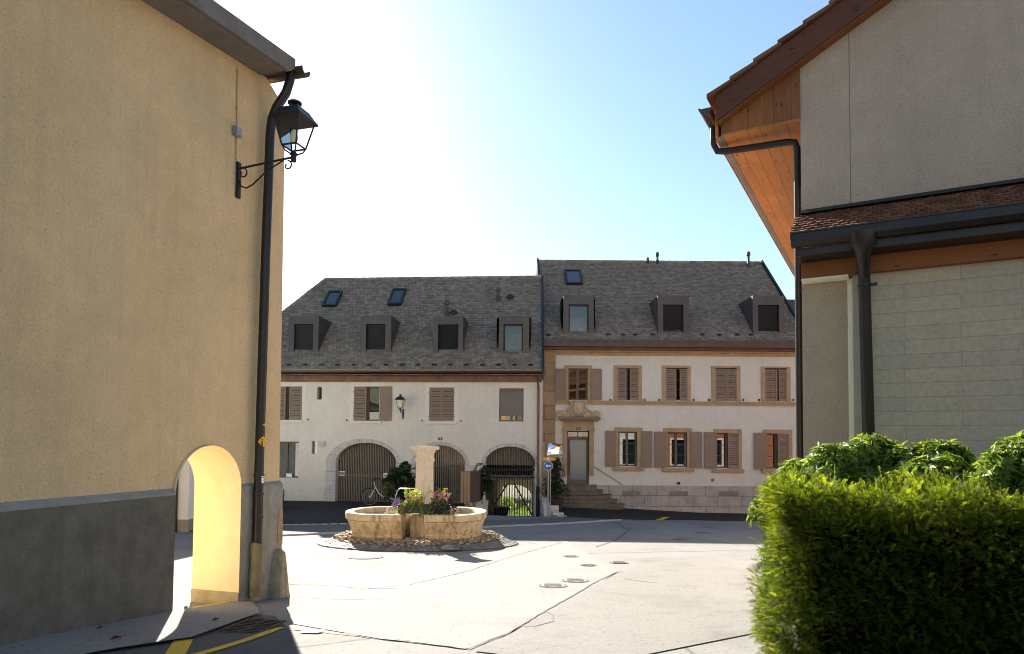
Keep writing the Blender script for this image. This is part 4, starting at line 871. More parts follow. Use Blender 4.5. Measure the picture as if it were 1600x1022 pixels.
# steps
stp = MB(); nst = 5; ztop = L(903, 757)[1]; zbot = float(h(3.5, 28.0))-FR.o[2]-.05; cxs = L(903, 757)[0]
rads = [.78, 1.05, 1.40, 1.68, 1.95]
for k in range(nst):
    zt2 = ztop-(ztop-zbot)*k/nst; r_ = rads[k]; n = 22
    poly = [(cxs-min(r_, .95), -.001-.0*k), (cxs-min(r_, .95), -r_*.72)]+[(cxs+.0+r_*math.sin(a)*1.0, -r_*.78*math.cos(a)-.02) for a in np.linspace(-.45, math.pi/2, n)]+[(cxs+r_, -.001)]
    poly = [(cxs-.95, -.001), (cxs-.95, -.45-r_*.35)]+[(cxs+r_*math.sin(a), -(.40+r_*.42)*math.cos(a)**.6) for a in np.linspace(-.25, math.pi/2-.02, n)]+[(cxs+r_, -.001)]
    stp.vprism(poly, zbot-.6, zt2) if k == 0 else stp.vprism([(x, y-.001*k) for x, y in poly], zbot-.6, zt2)
    stp.vprism([(cxs+(x-cxs)*1.02, y*1.02 if y < -.01 else y-.002) for x, y in poly], zt2-.05, zt2+.004)
part('entrance_steps', stp, m_steps, rh)
hr = MB(); a, b = L(928, 729.5), L(972, 757); hr.tube([(a[0], -.03, a[1]), (a[0]+.03, -.09, a[1]), (b[0], -.09, b[1]), (b[0]+.03, -.06, b[1]-.06)], .016, 8)
for t_ in (.12, .88): hr.tube([(a[0]+(b[0]-a[0])*t_, -.09, a[1]+(b[1]-a[1])*t_), (a[0]+(b[0]-a[0])*t_, 0, a[1]+(b[1]-a[1])*t_-.06)], .01, 6)
part('handrail', hr, m_galv, rh, smooth=True)
mb = MB(); q = L(1113.5, 749.3); mb.box(q[0]-.07, q[0]+.07, -.05, .0, q[1]-.09, q[1]+.05); part('wall_box', mb, m_oran, rh, bevel=.02)
mb = MB(); q = L(1060, 755); mb.tube([(q[0], -.1, q[1]-.0), (q[0], .0, q[1])], .06, 10); part('overflow_pipe', mb, m_black, rh)
# eaves and roof
gz0, gz1 = L(1045, 546.5, -.5)[1], L(1045, 531, -.62)[1]
gb = MB(); gb.box(vL-.05, vR+.12, -.42, -.10, gz0, gz0+.10); gb.box(vL-.12, vR+.15, -.62, -.30, gz0+.101, gz1-.10); gb.box(vL-.12, vR+.15, -.64, -.28, gz1-.10, gz1); part('box_gutter', gb, m_copper, rh)
ev = np.array([-.50, gz1-.01]); Yr = 5.0; zrid = L(1018, 410, Yr)[1]; base_ = math.hypot(Yr-ev[0], zrid-ev[1]); sld = ((Yr-ev[0])/base_, (zrid-ev[1])/base_); tan_r = sld[1]/sld[0]
wl0 = L(847, 412, Yr)[0]; wl1 = L(1189.5, 409, Yr)[0]; e0, e1 = L(848, 530, -.5)[0]-.02, L(1189.5, 409, Yr)[0]+.02
rm = MB(); rm.add([(e0, ev[0], ev[1]), (e1, ev[0], ev[1]), (e1, Yr, zrid), (e0, Yr, zrid), (e0, 2*Yr-ev[0], ev[1]), (e1, 2*Yr-ev[0], ev[1])], [(0, 1, 2, 3), (3, 2, 5, 4), (1, 5, 2), (0, 3, 4), (0, 4, 5, 1)])
tile_roof(rm, ev, sld, base_, lambda v: e0+.05, lambda v: e1-.05, seed=9)
nn = int((e1-e0)/.36)
for i in range(nn): rm.tube([(e0+(e1-e0)*i/nn, Yr, zrid+.01), (e0+(e1-e0)*(i+1.05)/nn, Yr, zrid+.01)], [.10, .085], 8)
part('roof', rm, m_tile, rh)
vf = MB(); 
for a_ in (e0-.06, e1-.03): vf.xprism([(ev[0]-.05, ev[1]-.25), (ev[0]-.05, ev[1]+.10), (Yr, zrid+.17), (2*Yr-ev[0], ev[1]+.1), (2*Yr-ev[0], ev[1]-.3), (Yr, zrid-.12)], a_, a_+.09)
part('verge_flashing', vf, m_framed, rh)
gw = MB(); gw.box(e0+.001, e0+.25, .2, 9.8, zT, ev[1]+.2); gw.xprism([(.3, zT), (9.7, zT), (Yr, zrid-.2)], e0+.002, e0+.2); part('gable_wall', gw, m_zinc, rh)
rp = (0, float(ev[0]), float(ev[1])+.02)
dormer(rh, FR, (880.2, 462, 928, 521.3), (888.5, 475.6, 919.7, 521), rp, tan_r, 'glass', m_zinc)
dormer(rh, FR, (1028, 461.5, 1076.3, 521.8), (1036.3, 476, 1068, 521.3), rp, tan_r, 'blind', m_zinc, seam=True)
dormer(rh, FR, (1176.3, 462, 1225.8, 522), (1184.8, 476.3, 1217.3, 521.5), rp, tan_r, 'blind', m_zinc, seam=True)
sks = skylight(rh, FR, [(883, 446), (909, 446), (908.5, 425), (883, 425)], tan_r, rp); panecol(sks, NT('sky_reflecting_glass').fin((.05, .06, .07), .03, 1.0))
vent(rh, FR, 1012, 402.5, 411, tan_r, rp, .05); vent(rh, FR, 1027, 394.5, 411, tan_r, rp, .06); vent(rh, FR, 1169.5, 393.5, 417, tan_r, rp, .065)
for px in (857, 951, 974, 993, 1020, 1098, 1124, 1152, 1174): 
    a = FR.plane(px, 525, rp, (0, -tan_r, 1.0)); mb = MB(); mb.add([a+np.array([-.11, .02, 0]), a+np.array([.11, .02, 0]), a+np.array([.05, -.03, .10]), a+np.array([-.05, -.03, .10]), a+np.array([-.11, .1, .1]), a+np.array([.11, .1, .1])], [(0, 1, 2, 3), (3, 2, 5, 4), (0, 3, 4), (1, 5, 2)]); part('snow_guard', mb, m_black, rh)
# neighbour roof behind on the right
nh = thing('dark_roofed_house', 'dark roofed house just showing behind the right end of the stone trimmed house', 'house', (15.0, 34.0, -3.2))
mb = MB(); zr_ = P(1236, 468, 38)[2]+3.2; mb.box(-1.2, 6, .3, 7, 0, zr_-1.5); part('wall', mb, m_white2, nh); mb = MB(); mb.xprism([(-.2, zr_-2.8), (4, zr_), (8, zr_-2.8), (8, zr_-3), (4, zr_-.2), (-.2, zr_-3)], -1.6, 6.5); part('roof', mb, m_tile_y, nh)

# ================================================================== near house at the right
rn = thing('brown_gabled_house', 'grey roughcast house at the right with brown timber eaves and a tiled canopy', 'house', FN.o, FN.yaw)
L = FN.L; R_ = FN.rect
zc0 = L(1300, 326)[1]; zbm0, zbm1 = L(1300, 437)[1], L(1300, 407)[1]
bA, bB = L(1253, 99), L(1376, 0); bsl = (bB[1]-bA[1])/(bB[0]-bA[0]); zrk = lambda u: bA[1]+(u-bA[0])*bsl
UE = 5.4
part('upper_wall', slab([(0, zbm1-.2), (UE, zbm1-.2), (UE, zrk(UE)), (0, zrk(0))], [], 0, .3), m_rough, rn)
vl = MB(); us = L(1328, 200)[0]; vl.box(us-.004, us+.004, -.0015, .01, zc0, zrk(us)-.05); part('expansion_joint', vl, simple('joint', (.20, .18, .145), .9), rn)
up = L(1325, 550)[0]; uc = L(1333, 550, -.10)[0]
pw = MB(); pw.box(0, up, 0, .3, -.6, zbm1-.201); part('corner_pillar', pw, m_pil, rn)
ed = MB(); ed.box(up+.001, uc, -.012, .3, -.6, zbm0-.005); part('pillar_sun_edge', ed, m_cream, rn)  # added pale strip, imitates a sunlit edge beside the pillar
cm = MB(); cm.box(uc+.16, UE, -.10, .3, -.6, zbm1-.201); part('block_wall', cm, m_cmu, rn)
cg = MB(); cg.box(uc+.001, uc+.159, -.104, .3, -.6, zbm1-.201); part('painted_return', cg, m_green, rn)
sd = MB(); sd.box(0, .3, .301, 7.4, -.6, zrk(0)+.1); part('side_wall', sd, m_rough, rn)
bk = MB(); bk.box(.301, UE, 7.1, 7.4, -.6, 6); part('rear_wall', bk, m_rough, rn)
be = MB(); be.box(.012, UE, -.20, -.002, zbm0, zbm1+.12); part('timber_beam', be, m_orx, rn)
bt = MB(); bt.box(.012, up+.02, -.19, -.002, zbm0-.022, zbm0-.001); part('beam_sun_edge', bt, m_cream, rn)  # added pale strip, imitates a line of sun under the beam
# canopy
cy = -.52; zcl = L(1243, 366, cy)[1]; zct = zc0-.03; lc = math.hypot(-cy, zct-zcl); csl = ((-cy)/lc, (zct-zcl)/lc)
ca = MB(); ca.add([(-.06, cy, zcl), (UE, cy, zcl), (UE, -.001, zct), (-.06, -.001, zct), (-.06, cy, zcl-.05), (UE, cy, zcl-.05), (UE, -.001, zct-.05), (-.06, -.001, zct-.05)], [(0, 1, 2, 3), (7, 6, 5, 4), (0, 4, 5, 1), (1, 5, 6, 2), (3, 7, 4, 0)])
tile_roof(ca, (cy, zcl), csl, lc, lambda v: -.06, lambda v: UE, wdt=.085, exp=.078, lift=.014, seed=11); part('tiled_canopy', ca, m_tile_r, rn)
fl = MB(); fl.xprism([(-.06, zct-.0), (-.001, zct-.02), (-.001, zct+.055), (-.02, zct+.055), (-.10, zct-.005)], .0, UE); part('flashing', fl, m_framed, rn)
gy = cy-.05; gz = zcl-.035
gt = MB(); rg = .075; gt.xprism([(gy-.055+0, gz+.02), (gy-.06, gz-.075), (gy-.0, gz-.115), (gy+.055, gz-.115), (gy+.06, gz-.02)], -.04, UE); gt.box(-.04, UE, gy-.066, gy-.052, gz+.012, gz+.026); 
part('gutter', gt, m_pipe, rn)
eb = MB(); eb.box(-.0, UE, gy+.061, -.203, gz-.20, gz-.12); eb.box(-.0, UE, -.30, -.205, zbm1-.02, gz-.201); part('eaves_board', eb, m_pipe, rn)
dx, dzp = L(1350, 420, -.30); dx2 = L(1363, 690, -.22)[0]; dp = MB()
dp.tube([(dx, gy+.02, gz-.05), (dx, gy+.02, gz-.14), (dx, gy+.05, gz-.24), (dx, -.32, gz-.38), (dx, -.26, zbm0-.1), (dx2, -.22, -.5)], [.135, .13, .075, .058, .058, .058], 14); dpo = part('downpipe', dp, m_pipe, rn, smooth=True)
mb = MB(); zz = L(1357, 445, -.26)[1]; mb.tube([(dx, -.26, zz-.012), (dx, -.26, zz+.012)], .066, 14); mb.box(dx+.05, dx+.12, -.28, -.25, zz-.015, zz+.015); mb.box(dx-.01, dx+.01, -.24, -.1, zz-.012, zz+.012); part('pipe_bracket', mb, m_pipe, dpo)
# roof: bargeboard, tiles, boxed eaves
yb = -.16; b0 = L(1119, 189, yb); b1_ = L(1376, -1, yb); bs = (b1_[1]-b0[1])/(b1_[0]-b0[0]); t0 = L(1111, 153, yb); zl_ = lambda u: b0[1]+(u-b0[0])*bs; hb = t0[1]-zl_(t0[0])
ub = b0[0]
ba = MB(); ba.prism([(ub, b0[1]), (UE, zl_(UE)), (UE, zl_(UE)+hb*.94), (ub, b0[1]+hb*.94)], yb, yb+.045)
part('bargeboard', ba, m_barge, rn)
bl = MB(); bl.prism([(ub+.01, b0[1]-.012), (UE, zl_(UE)-.012), (UE, zl_(UE)-.002), (ub+.01, b0[1]-.002)], yb+.01, .04); part('barge_soffit', bl, m_orx, rn)
rf = MB(); LEN = 8.6
rf.prism([(ub-.02, b0[1]+hb*.55), (UE, zl_(UE)+hb*.55), (UE, zl_(UE)+hb*.93), (ub-.02, b0[1]+hb*.93)], yb+.047, LEN); sl2 = math.hypot(1, bs); k = 0; u = ub-.10
while u < UE:
    e = .30; zz = zl_(u)+hb*.96; up_ = .035
    rf.prism([(u, zz+up_*.6), (u+e, zz+bs*e), (u+e, zz+bs*e+.03), (u, zz+up_+.035)], yb-.045, LEN); u += .262
part('roof', rf, m_tile_r, rn)
zsf = L(1127, 211, 0)[1]; us0 = L(1127, 211, 0)[0]
cl = MB(); cl.prism([(us0, zsf), (-.002, zsf+.0), (-.002, zrk(0)+.05), (ub+.03, b0[1]+.02)], -.02, .03); part('boarded_gable_end', cl, m_orz, rn)
sf = MB(); sf.box(us0+.0, -.002, -.02, LEN, zsf-.03, zsf-.001); part('soffit', sf, m_or, rn)
st = MB(); st.box(us0-.03, us0+.02, -.03, LEN, zsf-.045, zsf-.031); part('insect_strip', st, m_zincl, rn)
fs = MB(); fs.prism([(us0-.06, zsf-.03), (us0-.031, zsf-.03), (us0-.031, b0[1]+hb*.7), (us0-.06, b0[1]+hb*.6)], -.05, LEN); part('fascia', fs, m_or, rn)
gu_, gz_ = L(1100, 172, -.14); gu = MB(); rg = .075; cx_, cz_ = us0-.14, b0[1]+hb*.52
gu.prism([(cx_+rg*math.cos(a), cz_+rg*math.sin(a)) for a in [math.pi+math.pi*i/10 for i in range(11)]], yb-.03, LEN+.1); gu.tube([(cx_-rg, yb-.03, cz_+.004), (cx_-rg, LEN+.1, cz_+.004)], .012, 6); part('eaves_gutter', gu, m_copper, rn)
sp = MB(); ym = .22
a = L(1126, 238, ym); b = L(1237, 221, ym)
sp.tube([(cx_, ym, cz_-.05), (cx_+.0, ym, a[1]+.12), (cx_+.05, ym, a[1]+.02), (cx_+.14, ym, a[1]-.0), (-.16, ym, b[1]), (-.085, ym, b[1]-.02), (-.06, ym, b[1]-.10), (-.06, ym, -.5)], .040, 12); part('side_downpipe', sp, m_pipe, rn, smooth=True)

# ================================================================== foliage builders
def leaf_mesh(name, V, Fc, tint, mat, parent=None):
    me = bpy.data.meshes.new(name); V = np.asarray(V, np.float32); Fc = np.asarray(Fc, np.int32); k = Fc.shape[1]
    me.vertices.add(len(V)); me.vertices.foreach_set('co', V.ravel()); me.loops.add(Fc.size); me.loops.foreach_set('vertex_index', Fc.ravel())
    me.polygons.add(len(Fc)); me.polygons.foreach_set('loop_start', np.arange(0, Fc.size, k, dtype=np.int32)); me.polygons.foreach_set('loop_total', np.full(len(Fc), k, np.int32))
    at = me.attributes.new('tint', 'FLOAT', 'POINT'); at.data.foreach_set('value', np.asarray(tint, np.float32)); me.update(); me.validate()
    return link_mesh(name, me, mat, parent)
def unit(v): return v/np.maximum(np.linalg.norm(v, axis=-1, keepdims=True), 1e-9)
def perp(d):
    a = np.where(np.abs(d[..., 2:3]) < .9, np.array([0, 0, 1.]), np.array([1., 0, 0])); s = unit(np.cross(d, a)); return s, np.cross(s, d)
class Leaves:
    def __init__(s): s.V = []; s.F = []; s.T = []; s.n = 0
    def quads(s, base, tip, side, wd, tint, curl=None):
        """diamond leaves: base, tip (n,3), side (n,3) unit, wd (n,)"""
        n = len(base); mid = base+(tip-base)*.5
        if curl is not None: mid = mid+curl
        v = np.stack([base, mid+side*wd[:, None]/2, tip, mid-side*wd[:, None]/2], 1).reshape(-1, 3)
        s.V.append(v); s.F.append(np.arange(4*n).reshape(-1, 4)+s.n); s.T.append(np.repeat(tint, 4)); s.n += 4*n
    def build(s, name, mat, parent=None): return leaf_mesh(name, np.concatenate(s.V), np.concatenate(s.F), np.concatenate(s.T), mat, parent)
def yew_sprigs(L_, pos, dirs, length, tint, npair=9, nl=.019, nw=.0054):
    n = len(pos); dirs = unit(dirs); s, u = perp(dirs); roll = rng.uniform(-.6, .6, n); s2 = s*np.cos(roll)[:, None]+u*np.sin(roll)[:, None]; nrm = np.cross(s2, dirs)
    for i in range(npair):
        f = (i+.5)/npair; droop = -np.array([0, 0, 1.])*(f*f*.12*length[:, None]); b = pos+dirs*(length*f)[:, None]+droop
        for sg in (-1, 1):
            d = unit(s2*sg*1.0+dirs*(.55+.2*rng.random((n, 1)))+nrm*rng.normal(.15, .15, (n, 1))); l = nl*(1-.45*abs(f-.45))*rng.uniform(.8, 1.15, n)
            L_.quads(b, b+d*l[:, None], unit(np.cross(d, nrm)), np.full(n, nw), np.clip(tint+f*.22+rng.normal(0, .05, n), 0, 1))
    d = unit(s2*.05+nrm); b = pos; L_.quads(b, b+dirs*length[:, None]-np.array([0, 0, 1.])*.12*length[:, None], s2, np.full(n, .0045), np.clip(tint*.6, 0, 1))
def broad_rosettes(L_, pos, nrm, tint, k=9, ll=.10, lw=.034, droop=.35):
    n = len(pos); nrm = unit(nrm); s, u = perp(nrm)
    for i in range(k):
        a = 2*math.pi*i/k+rng.uniform(-.35, .35, n); el = rng.uniform(.05, .75, n)
        d = unit((s*np.cos(a)[:, None]+u*np.sin(a)[:, None])*np.cos(el)[:, None]+nrm*np.sin(el)[:, None]); l = ll*rng.uniform(.65, 1.2, n)
        side = unit(np.cross(d, nrm)); upv = np.cross(side, d); tip = pos+d*l[:, None]-np.array([0, 0, 1.])*(droop*l*rng.uniform(.3, 1, n))[:, None]
        t_ = np.clip(tint+rng.normal(0, .12, n), 0, 1); mid = pos+(tip-pos)*.5+upv*(l*.08)[:, None]
        for sg in (-1, 1):       # two folded halves
            e = mid+side*sg*(lw*l/ll/2)[:, None]+upv*.006
            v = np.stack([pos, mid, tip, e], 1).reshape(-1, 3); L_.V.append(v); L_.F.append(np.arange(4*n).reshape(-1, 4)+L_.n); L_.T.append(np.repeat(t_, 4)); L_.n += 4*n

# ------------------------------------------------------------------ yew hedge
HO = np.array([1.80, 4.62, 0]); hyaw = math.atan2(-.28, .96); FH = Frame((HO[0], HO[1], float(h(HO[0], HO[1]))-.05), hyaw)
htop = P(1300, 772, 4.5)[2]-FH.o[2]; HL, HD = 3.1, .95
hg = thing('yew_hedge', 'clipped yew hedge with feathery sunlit shoots in the right foreground', 'hedge', FH.o, FH.yaw)
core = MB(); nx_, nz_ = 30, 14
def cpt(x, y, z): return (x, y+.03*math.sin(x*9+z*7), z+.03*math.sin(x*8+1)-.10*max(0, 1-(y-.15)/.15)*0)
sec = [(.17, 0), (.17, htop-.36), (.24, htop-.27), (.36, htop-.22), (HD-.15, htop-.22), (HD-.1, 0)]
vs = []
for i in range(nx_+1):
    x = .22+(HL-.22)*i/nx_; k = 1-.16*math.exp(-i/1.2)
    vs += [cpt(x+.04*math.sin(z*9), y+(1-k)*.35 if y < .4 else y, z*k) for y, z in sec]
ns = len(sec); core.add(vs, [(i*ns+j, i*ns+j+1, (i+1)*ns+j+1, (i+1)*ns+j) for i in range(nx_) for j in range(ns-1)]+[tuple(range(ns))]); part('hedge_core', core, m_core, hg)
Lv = Leaves()
def surf(n, face):
    if face == 'front': p = np.stack([rng.uniform(0, HL, n), rng.uniform(-.03, .17, n), rng.uniform(0, htop, n)], 1); d = np.tile([0, -1., .15], (n, 1))
    if face == 'left': p = np.stack([rng.uniform(-.02, .24, n), rng.uniform(0, HD, n), rng.uniform(0, htop, n)], 1); d = np.tile([-1., -.1, .25], (n, 1))
    if face == 'top': p = np.stack([rng.uniform(0, HL, n), rng.uniform(0, HD, n), htop-rng.uniform(-.02, .24, n)], 1); d = np.tile([-.1, -.2, 1.], (n, 1))
    wob = .045*np.sin(p[:, 0]*7.3+p[:, 2]*5)+.04*np.sin(p[:, 2]*11+p[:, 1]*9+1)+.03*np.sin(p[:, 0]*19+p[:, 1]*17+p[:, 2]*13)
    p = p+unit(d)*wob[:, None]; return p, unit(d+rng.normal(0, .55, (n, 3)))
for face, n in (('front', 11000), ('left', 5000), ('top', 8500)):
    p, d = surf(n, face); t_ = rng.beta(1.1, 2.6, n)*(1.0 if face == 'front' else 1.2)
    yew_sprigs(Lv, p, d, rng.uniform(.05, .10, n), np.clip(t_*(.34 if face == 'front' else 1), 0, 1))  # light and shade put into the tint: dark front, bright left and top
# looser long shoots at the left end and along the top
n = 150; p, d = surf(n, 'left'); yew_sprigs(Lv, p, unit(d*.6+np.array([-1, -.15, .45])), rng.uniform(.10, .2, n), rng.uniform(.45, 1, n), 13)
n = 130; p, d = surf(n, 'top'); yew_sprigs(Lv, p, unit(d*.7+np.array([-.3, -.1, .6])), rng.uniform(.10, .24, n), rng.uniform(.45, 1, n), 14)
n = 130; p, d = surf(n, 'front'); yew_sprigs(Lv, p, unit(d*.6+np.array([-.4, -.6, .1])), rng.uniform(.10, .2, n), rng.uniform(.6, 1, n), 13)
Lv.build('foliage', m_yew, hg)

# ------------------------------------------------------------------ laurel bushes behind the hedge
def bush(name, label, cat, c, rad_, nros, mat, ll=.10, lw=.034, k=9, group=None, lobes=9, trunk=True, tintk=1.0, droop=.35, seed=1, flat=.35):
    """crown made of lobes of leaf rosettes on a branching stem; c=(x,y,zground), rad_=(rx,ry,height)"""
    r = np.random.default_rng(seed); t = thing(name, label, cat, c, 0, group); rx, ry, H = rad_; Lv = Leaves(); stems = MB(); per = max(4, nros//lobes)
    for i in range(lobes):
        a = 2*math.pi*i/lobes*2.4+r.uniform(-.4, .4); q = math.sqrt((i+.5)/lobes)*.75; z = H*(1-.52*q*q-flat*.5*r.random()); lr = (.30+.16*r.random())
        lc = np.array([rx*q*math.cos(a), ry*q*math.sin(a), z-lr*rx*.6]); sz = np.array([lr*rx, lr*ry, lr*min(rx, H)*.85])
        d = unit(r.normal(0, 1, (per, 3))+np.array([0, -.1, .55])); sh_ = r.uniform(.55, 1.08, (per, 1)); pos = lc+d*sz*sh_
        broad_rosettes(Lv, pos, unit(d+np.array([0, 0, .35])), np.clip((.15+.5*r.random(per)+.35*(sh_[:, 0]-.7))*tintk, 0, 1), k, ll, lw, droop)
        stems.tube([(0, 0, 0), (lc[0]*.35, lc[1]*.35, H*.35), (lc[0]*.8, lc[1]*.8, lc[2]*.85), tuple(lc)], [.02*H+.006, .014*H+.004, .008*H+.003, .003], 6)
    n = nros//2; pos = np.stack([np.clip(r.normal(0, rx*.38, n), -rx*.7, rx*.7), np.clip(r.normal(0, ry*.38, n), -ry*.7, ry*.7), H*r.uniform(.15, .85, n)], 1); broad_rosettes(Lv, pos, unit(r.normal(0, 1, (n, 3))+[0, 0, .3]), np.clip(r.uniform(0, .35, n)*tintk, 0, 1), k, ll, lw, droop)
    Lv.build('foliage', mat, t); part('stem', stems, m_stem, t, smooth=True); return t
def bpos(px, Y): q = P(px, 700, Y); return (q[0], q[1], float(h(q[0], q[1])))
def btop(py, Y, c): return P(800, py, Y)[2]-c[2]
for i, (px, Y, py, rx, sd_, lab) in enumerate((
    (1248, 6.2, 706, .40, 21, 'low laurel bush against the corner of the roughcast pillar, behind the hedge end'),
    (1345, 5.9, 676, .66, 22, 'widest laurel bush behind the yew hedge, below the near downpipe'),
    (1465, 5.5, 672, .52, 23, 'rounded laurel bush in front of the bare block wall, behind the hedge'),
    (1598, 4.9, 664, .40, 24, 'tall laurel bush with yellowing leaves at the right edge of the photo'),
    (1545, 5.0, 712, .38, 25, 'low laurel bush between the rounded bush and the right edge of the photo'))):
    c = bpos(px, Y); H = btop(py, Y, c); bush('laurel_bush', lab, 'bush', c, (rx, rx*.8, H), 1350, m_rho, .088, .030, 9, 'laurel bushes behind the hedge', 13, seed=sd_, flat=.2, tintk=1.4)

# ================================================================== fountain
FO = np.array([-1.97, 15.23, -2.115])
ft = thing('stone_fountain', 'old stone fountain with two rounded basins and a square pillar in the square', 'fountain', FO)
zrim = -1.556-FO[2]; 
def loc(px, py, Y): q = P(px, py, Y); return q-FO
def basin(name, xflat, xend, sgn, ry):
    """D shaped trough: flat face at xflat, round end at xend"""
    n = 26; mb = MB()
    def outline(k, inset=0.0):   # k = scale at height; list of (x,y)
        fx = xflat-sgn*inset*-1 if False else xflat+sgn*inset; ex = xend-sgn*inset; a = abs(ex-fx)
        ry_ = (ry-inset)*k; a = a-(1-k)*.5*a
        pts = [(fx, -ry_)]
        pts += [(fx+sgn*(a*.42+a*.58*math.sin(t)), -ry_*math.cos(t)) for t in np.linspace(0, math.pi, n)]
        pts += [(fx, ry_)]
        return pts
    H = zrim; levels = [(0, .82, 0), (.085, .835, 0), (.10, .835, 0), (.105, .80, 0), (.13, .80, 0), (.135, .815, 0), (H*.66, .93, 0), (H*.665, .945, 0), (H*.72, .945, 0), (H*.725, .925, 0), (H*.75, .925, 0), (H*.755, 1.0, 0), (H-.025, 1.01, 0), (H, .99, 0), (H, .985, .15), (H-.02, .97, .17), (H-.16, .93, .19), (.14, .86, .22)]
    vs = []; m_ = None
    for z, k, ins in levels:
        o = outline(k, ins); m_ = len(o); vs += [(x, y, z) for x, y in o]
    fs = [(j*m_+i, j*m_+(i+1) % m_, (j+1)*m_+(i+1) % m_, (j+1)*m_+i) for j in range(len(levels)-1) for i in range(m_)]; fs.append(tuple(range((len(levels)-1)*m_, len(levels)*m_)))
    mb.add(vs, fs); b = part(name, mb, m_fount, ft, smooth=True)
    w_ = MB(); o = outline(.94, .185); w_.add([(x, y, H-.11) for x, y in o], [tuple(range(len(o)))]); part('water', w_, m_water, b); return b
xl = loc(627, 820, 14.35)[0]; xle = loc(541.5, 800, 15.19)[0]; xr = loc(661.5, 820, 14.3)[0]; xre = loc(760, 800, 15.1)[0]
basin('basin', xl, xle, -1, .96); basin('basin', xr+.02, xre, 1, .99)
xc = loc(663, 750, 15.19)[0]
bs_ = MB(); bs_.vprism([(loc(640.5, 820, 14.8)[0], -.44), (xr-.0, -.44), (xr-.0, .5), (loc(640.5, 820, 14.8)[0], .5)], 0, zrim-.03); part('base_block', bs_, m_fount, ft, bevel=.03)
def sq(r, z): return [(xc, -r, z), (xc+r, 0, z), (xc, r, z), (xc-r, 0, z)]
pl = MB(); ztp = loc(664, 697, 15.19)[2]; r0 = .236
prof = [(r0*1.12, zrim-.04), (r0*1.12, zrim+.02), (r0*1.0, zrim+.08), (r0*.93, ztp-.36), (r0*.98, ztp-.355), (r0*1.06, ztp-.33), (r0*1.06, ztp-.29), (r0*.98, ztp-.285), (r0*.98, ztp-.17), (r0*1.10, ztp-.14), (r0*1.18, ztp-.09), (r0*1.5, ztp-.085), (r0*1.58, ztp-.035), (r0*1.48, ztp-.0)]
vs = []; 
def sq2(r, z): 
    c = .08*r; ang = rad(6); o = [(0, -r), (r, 0), (0, r), (-r, 0)]
    return [(xc+x*math.cos(ang)-y*math.sin(ang), x*math.sin(ang)+y*math.cos(ang), z) for x, y in o]
k_ = .90
for r_, z_ in prof: vs += sq2(r_*k_, z_)
pl.add(vs, [(j*4+i, j*4+(i+1) % 4, (j+1)*4+(i+1) % 4, (j+1)*4+i) for j in range(len(prof)-1) for i in range(4)]+[tuple(range(len(vs)-4, len(vs)))]); part('pillar', pl, m_pillar, ft, bevel=.012)
zs_ = loc(636, 764, 15.1)[2]; spx = loc(624, 764, 15.1)[0]
sp = MB(); sp.tube([(xc-.2, -.02, zs_), (spx, -.02, zs_), (spx-.03, -.02, zs_-.02)], .012, 8); part('spout', sp, m_galv, ft, smooth=True)
wt = MB(); wt.tube([(spx-.03-.13*t, -.02, zs_-.02-.42*t**1.6*1.0) for t in np.linspace(0, 1.0, 12)], [.008-.004*t+.002*math.sin(t*17) for t in np.linspace(0, 1, 12)], 7); part('water_jet', wt, NT('water_jet').fin((.75, .78, .8), .1, .6), ft, smooth=True)
# driftwood in the left basin
dr = MB(); zz = zrim
for pts in ([(loc(597, 802, 14.74)[0], -.75, zz-.1), (loc(606, 798, 14.74)[0], -.6, zz+.0), (loc(614, 795, 14.74)[0], -.5, zz+.06), (loc(624, 796, 14.74)[0], -.45, zz+.03)], [(loc(604, 798, 14.74)[0], -.5, zz+.02), (loc(607, 793.5, 14.74)[0], -.45, zz+.09), (loc(616, 792, 14.74)[0], -.4, zz+.12), (loc(622, 797, 14.74)[0], -.4, zz+.02)], [(loc(600, 795, 14.74)[0], -.35, zz-.05), (loc(611, 797, 14.74)[0], -.5, zz+.02), (loc(626, 800, 14.74)[0], -.6, zz+.02)]):
    dr.tube(pts, [.03, .035, .03, .018][:len(pts)], 7)
dw_ = part('driftwood', dr, m_drift, smooth=True); dw_.location = [float(q) for q in FO]; tag(dw_, 'bleached twisted driftwood lying in the left basin of the fountain', 'driftwood')
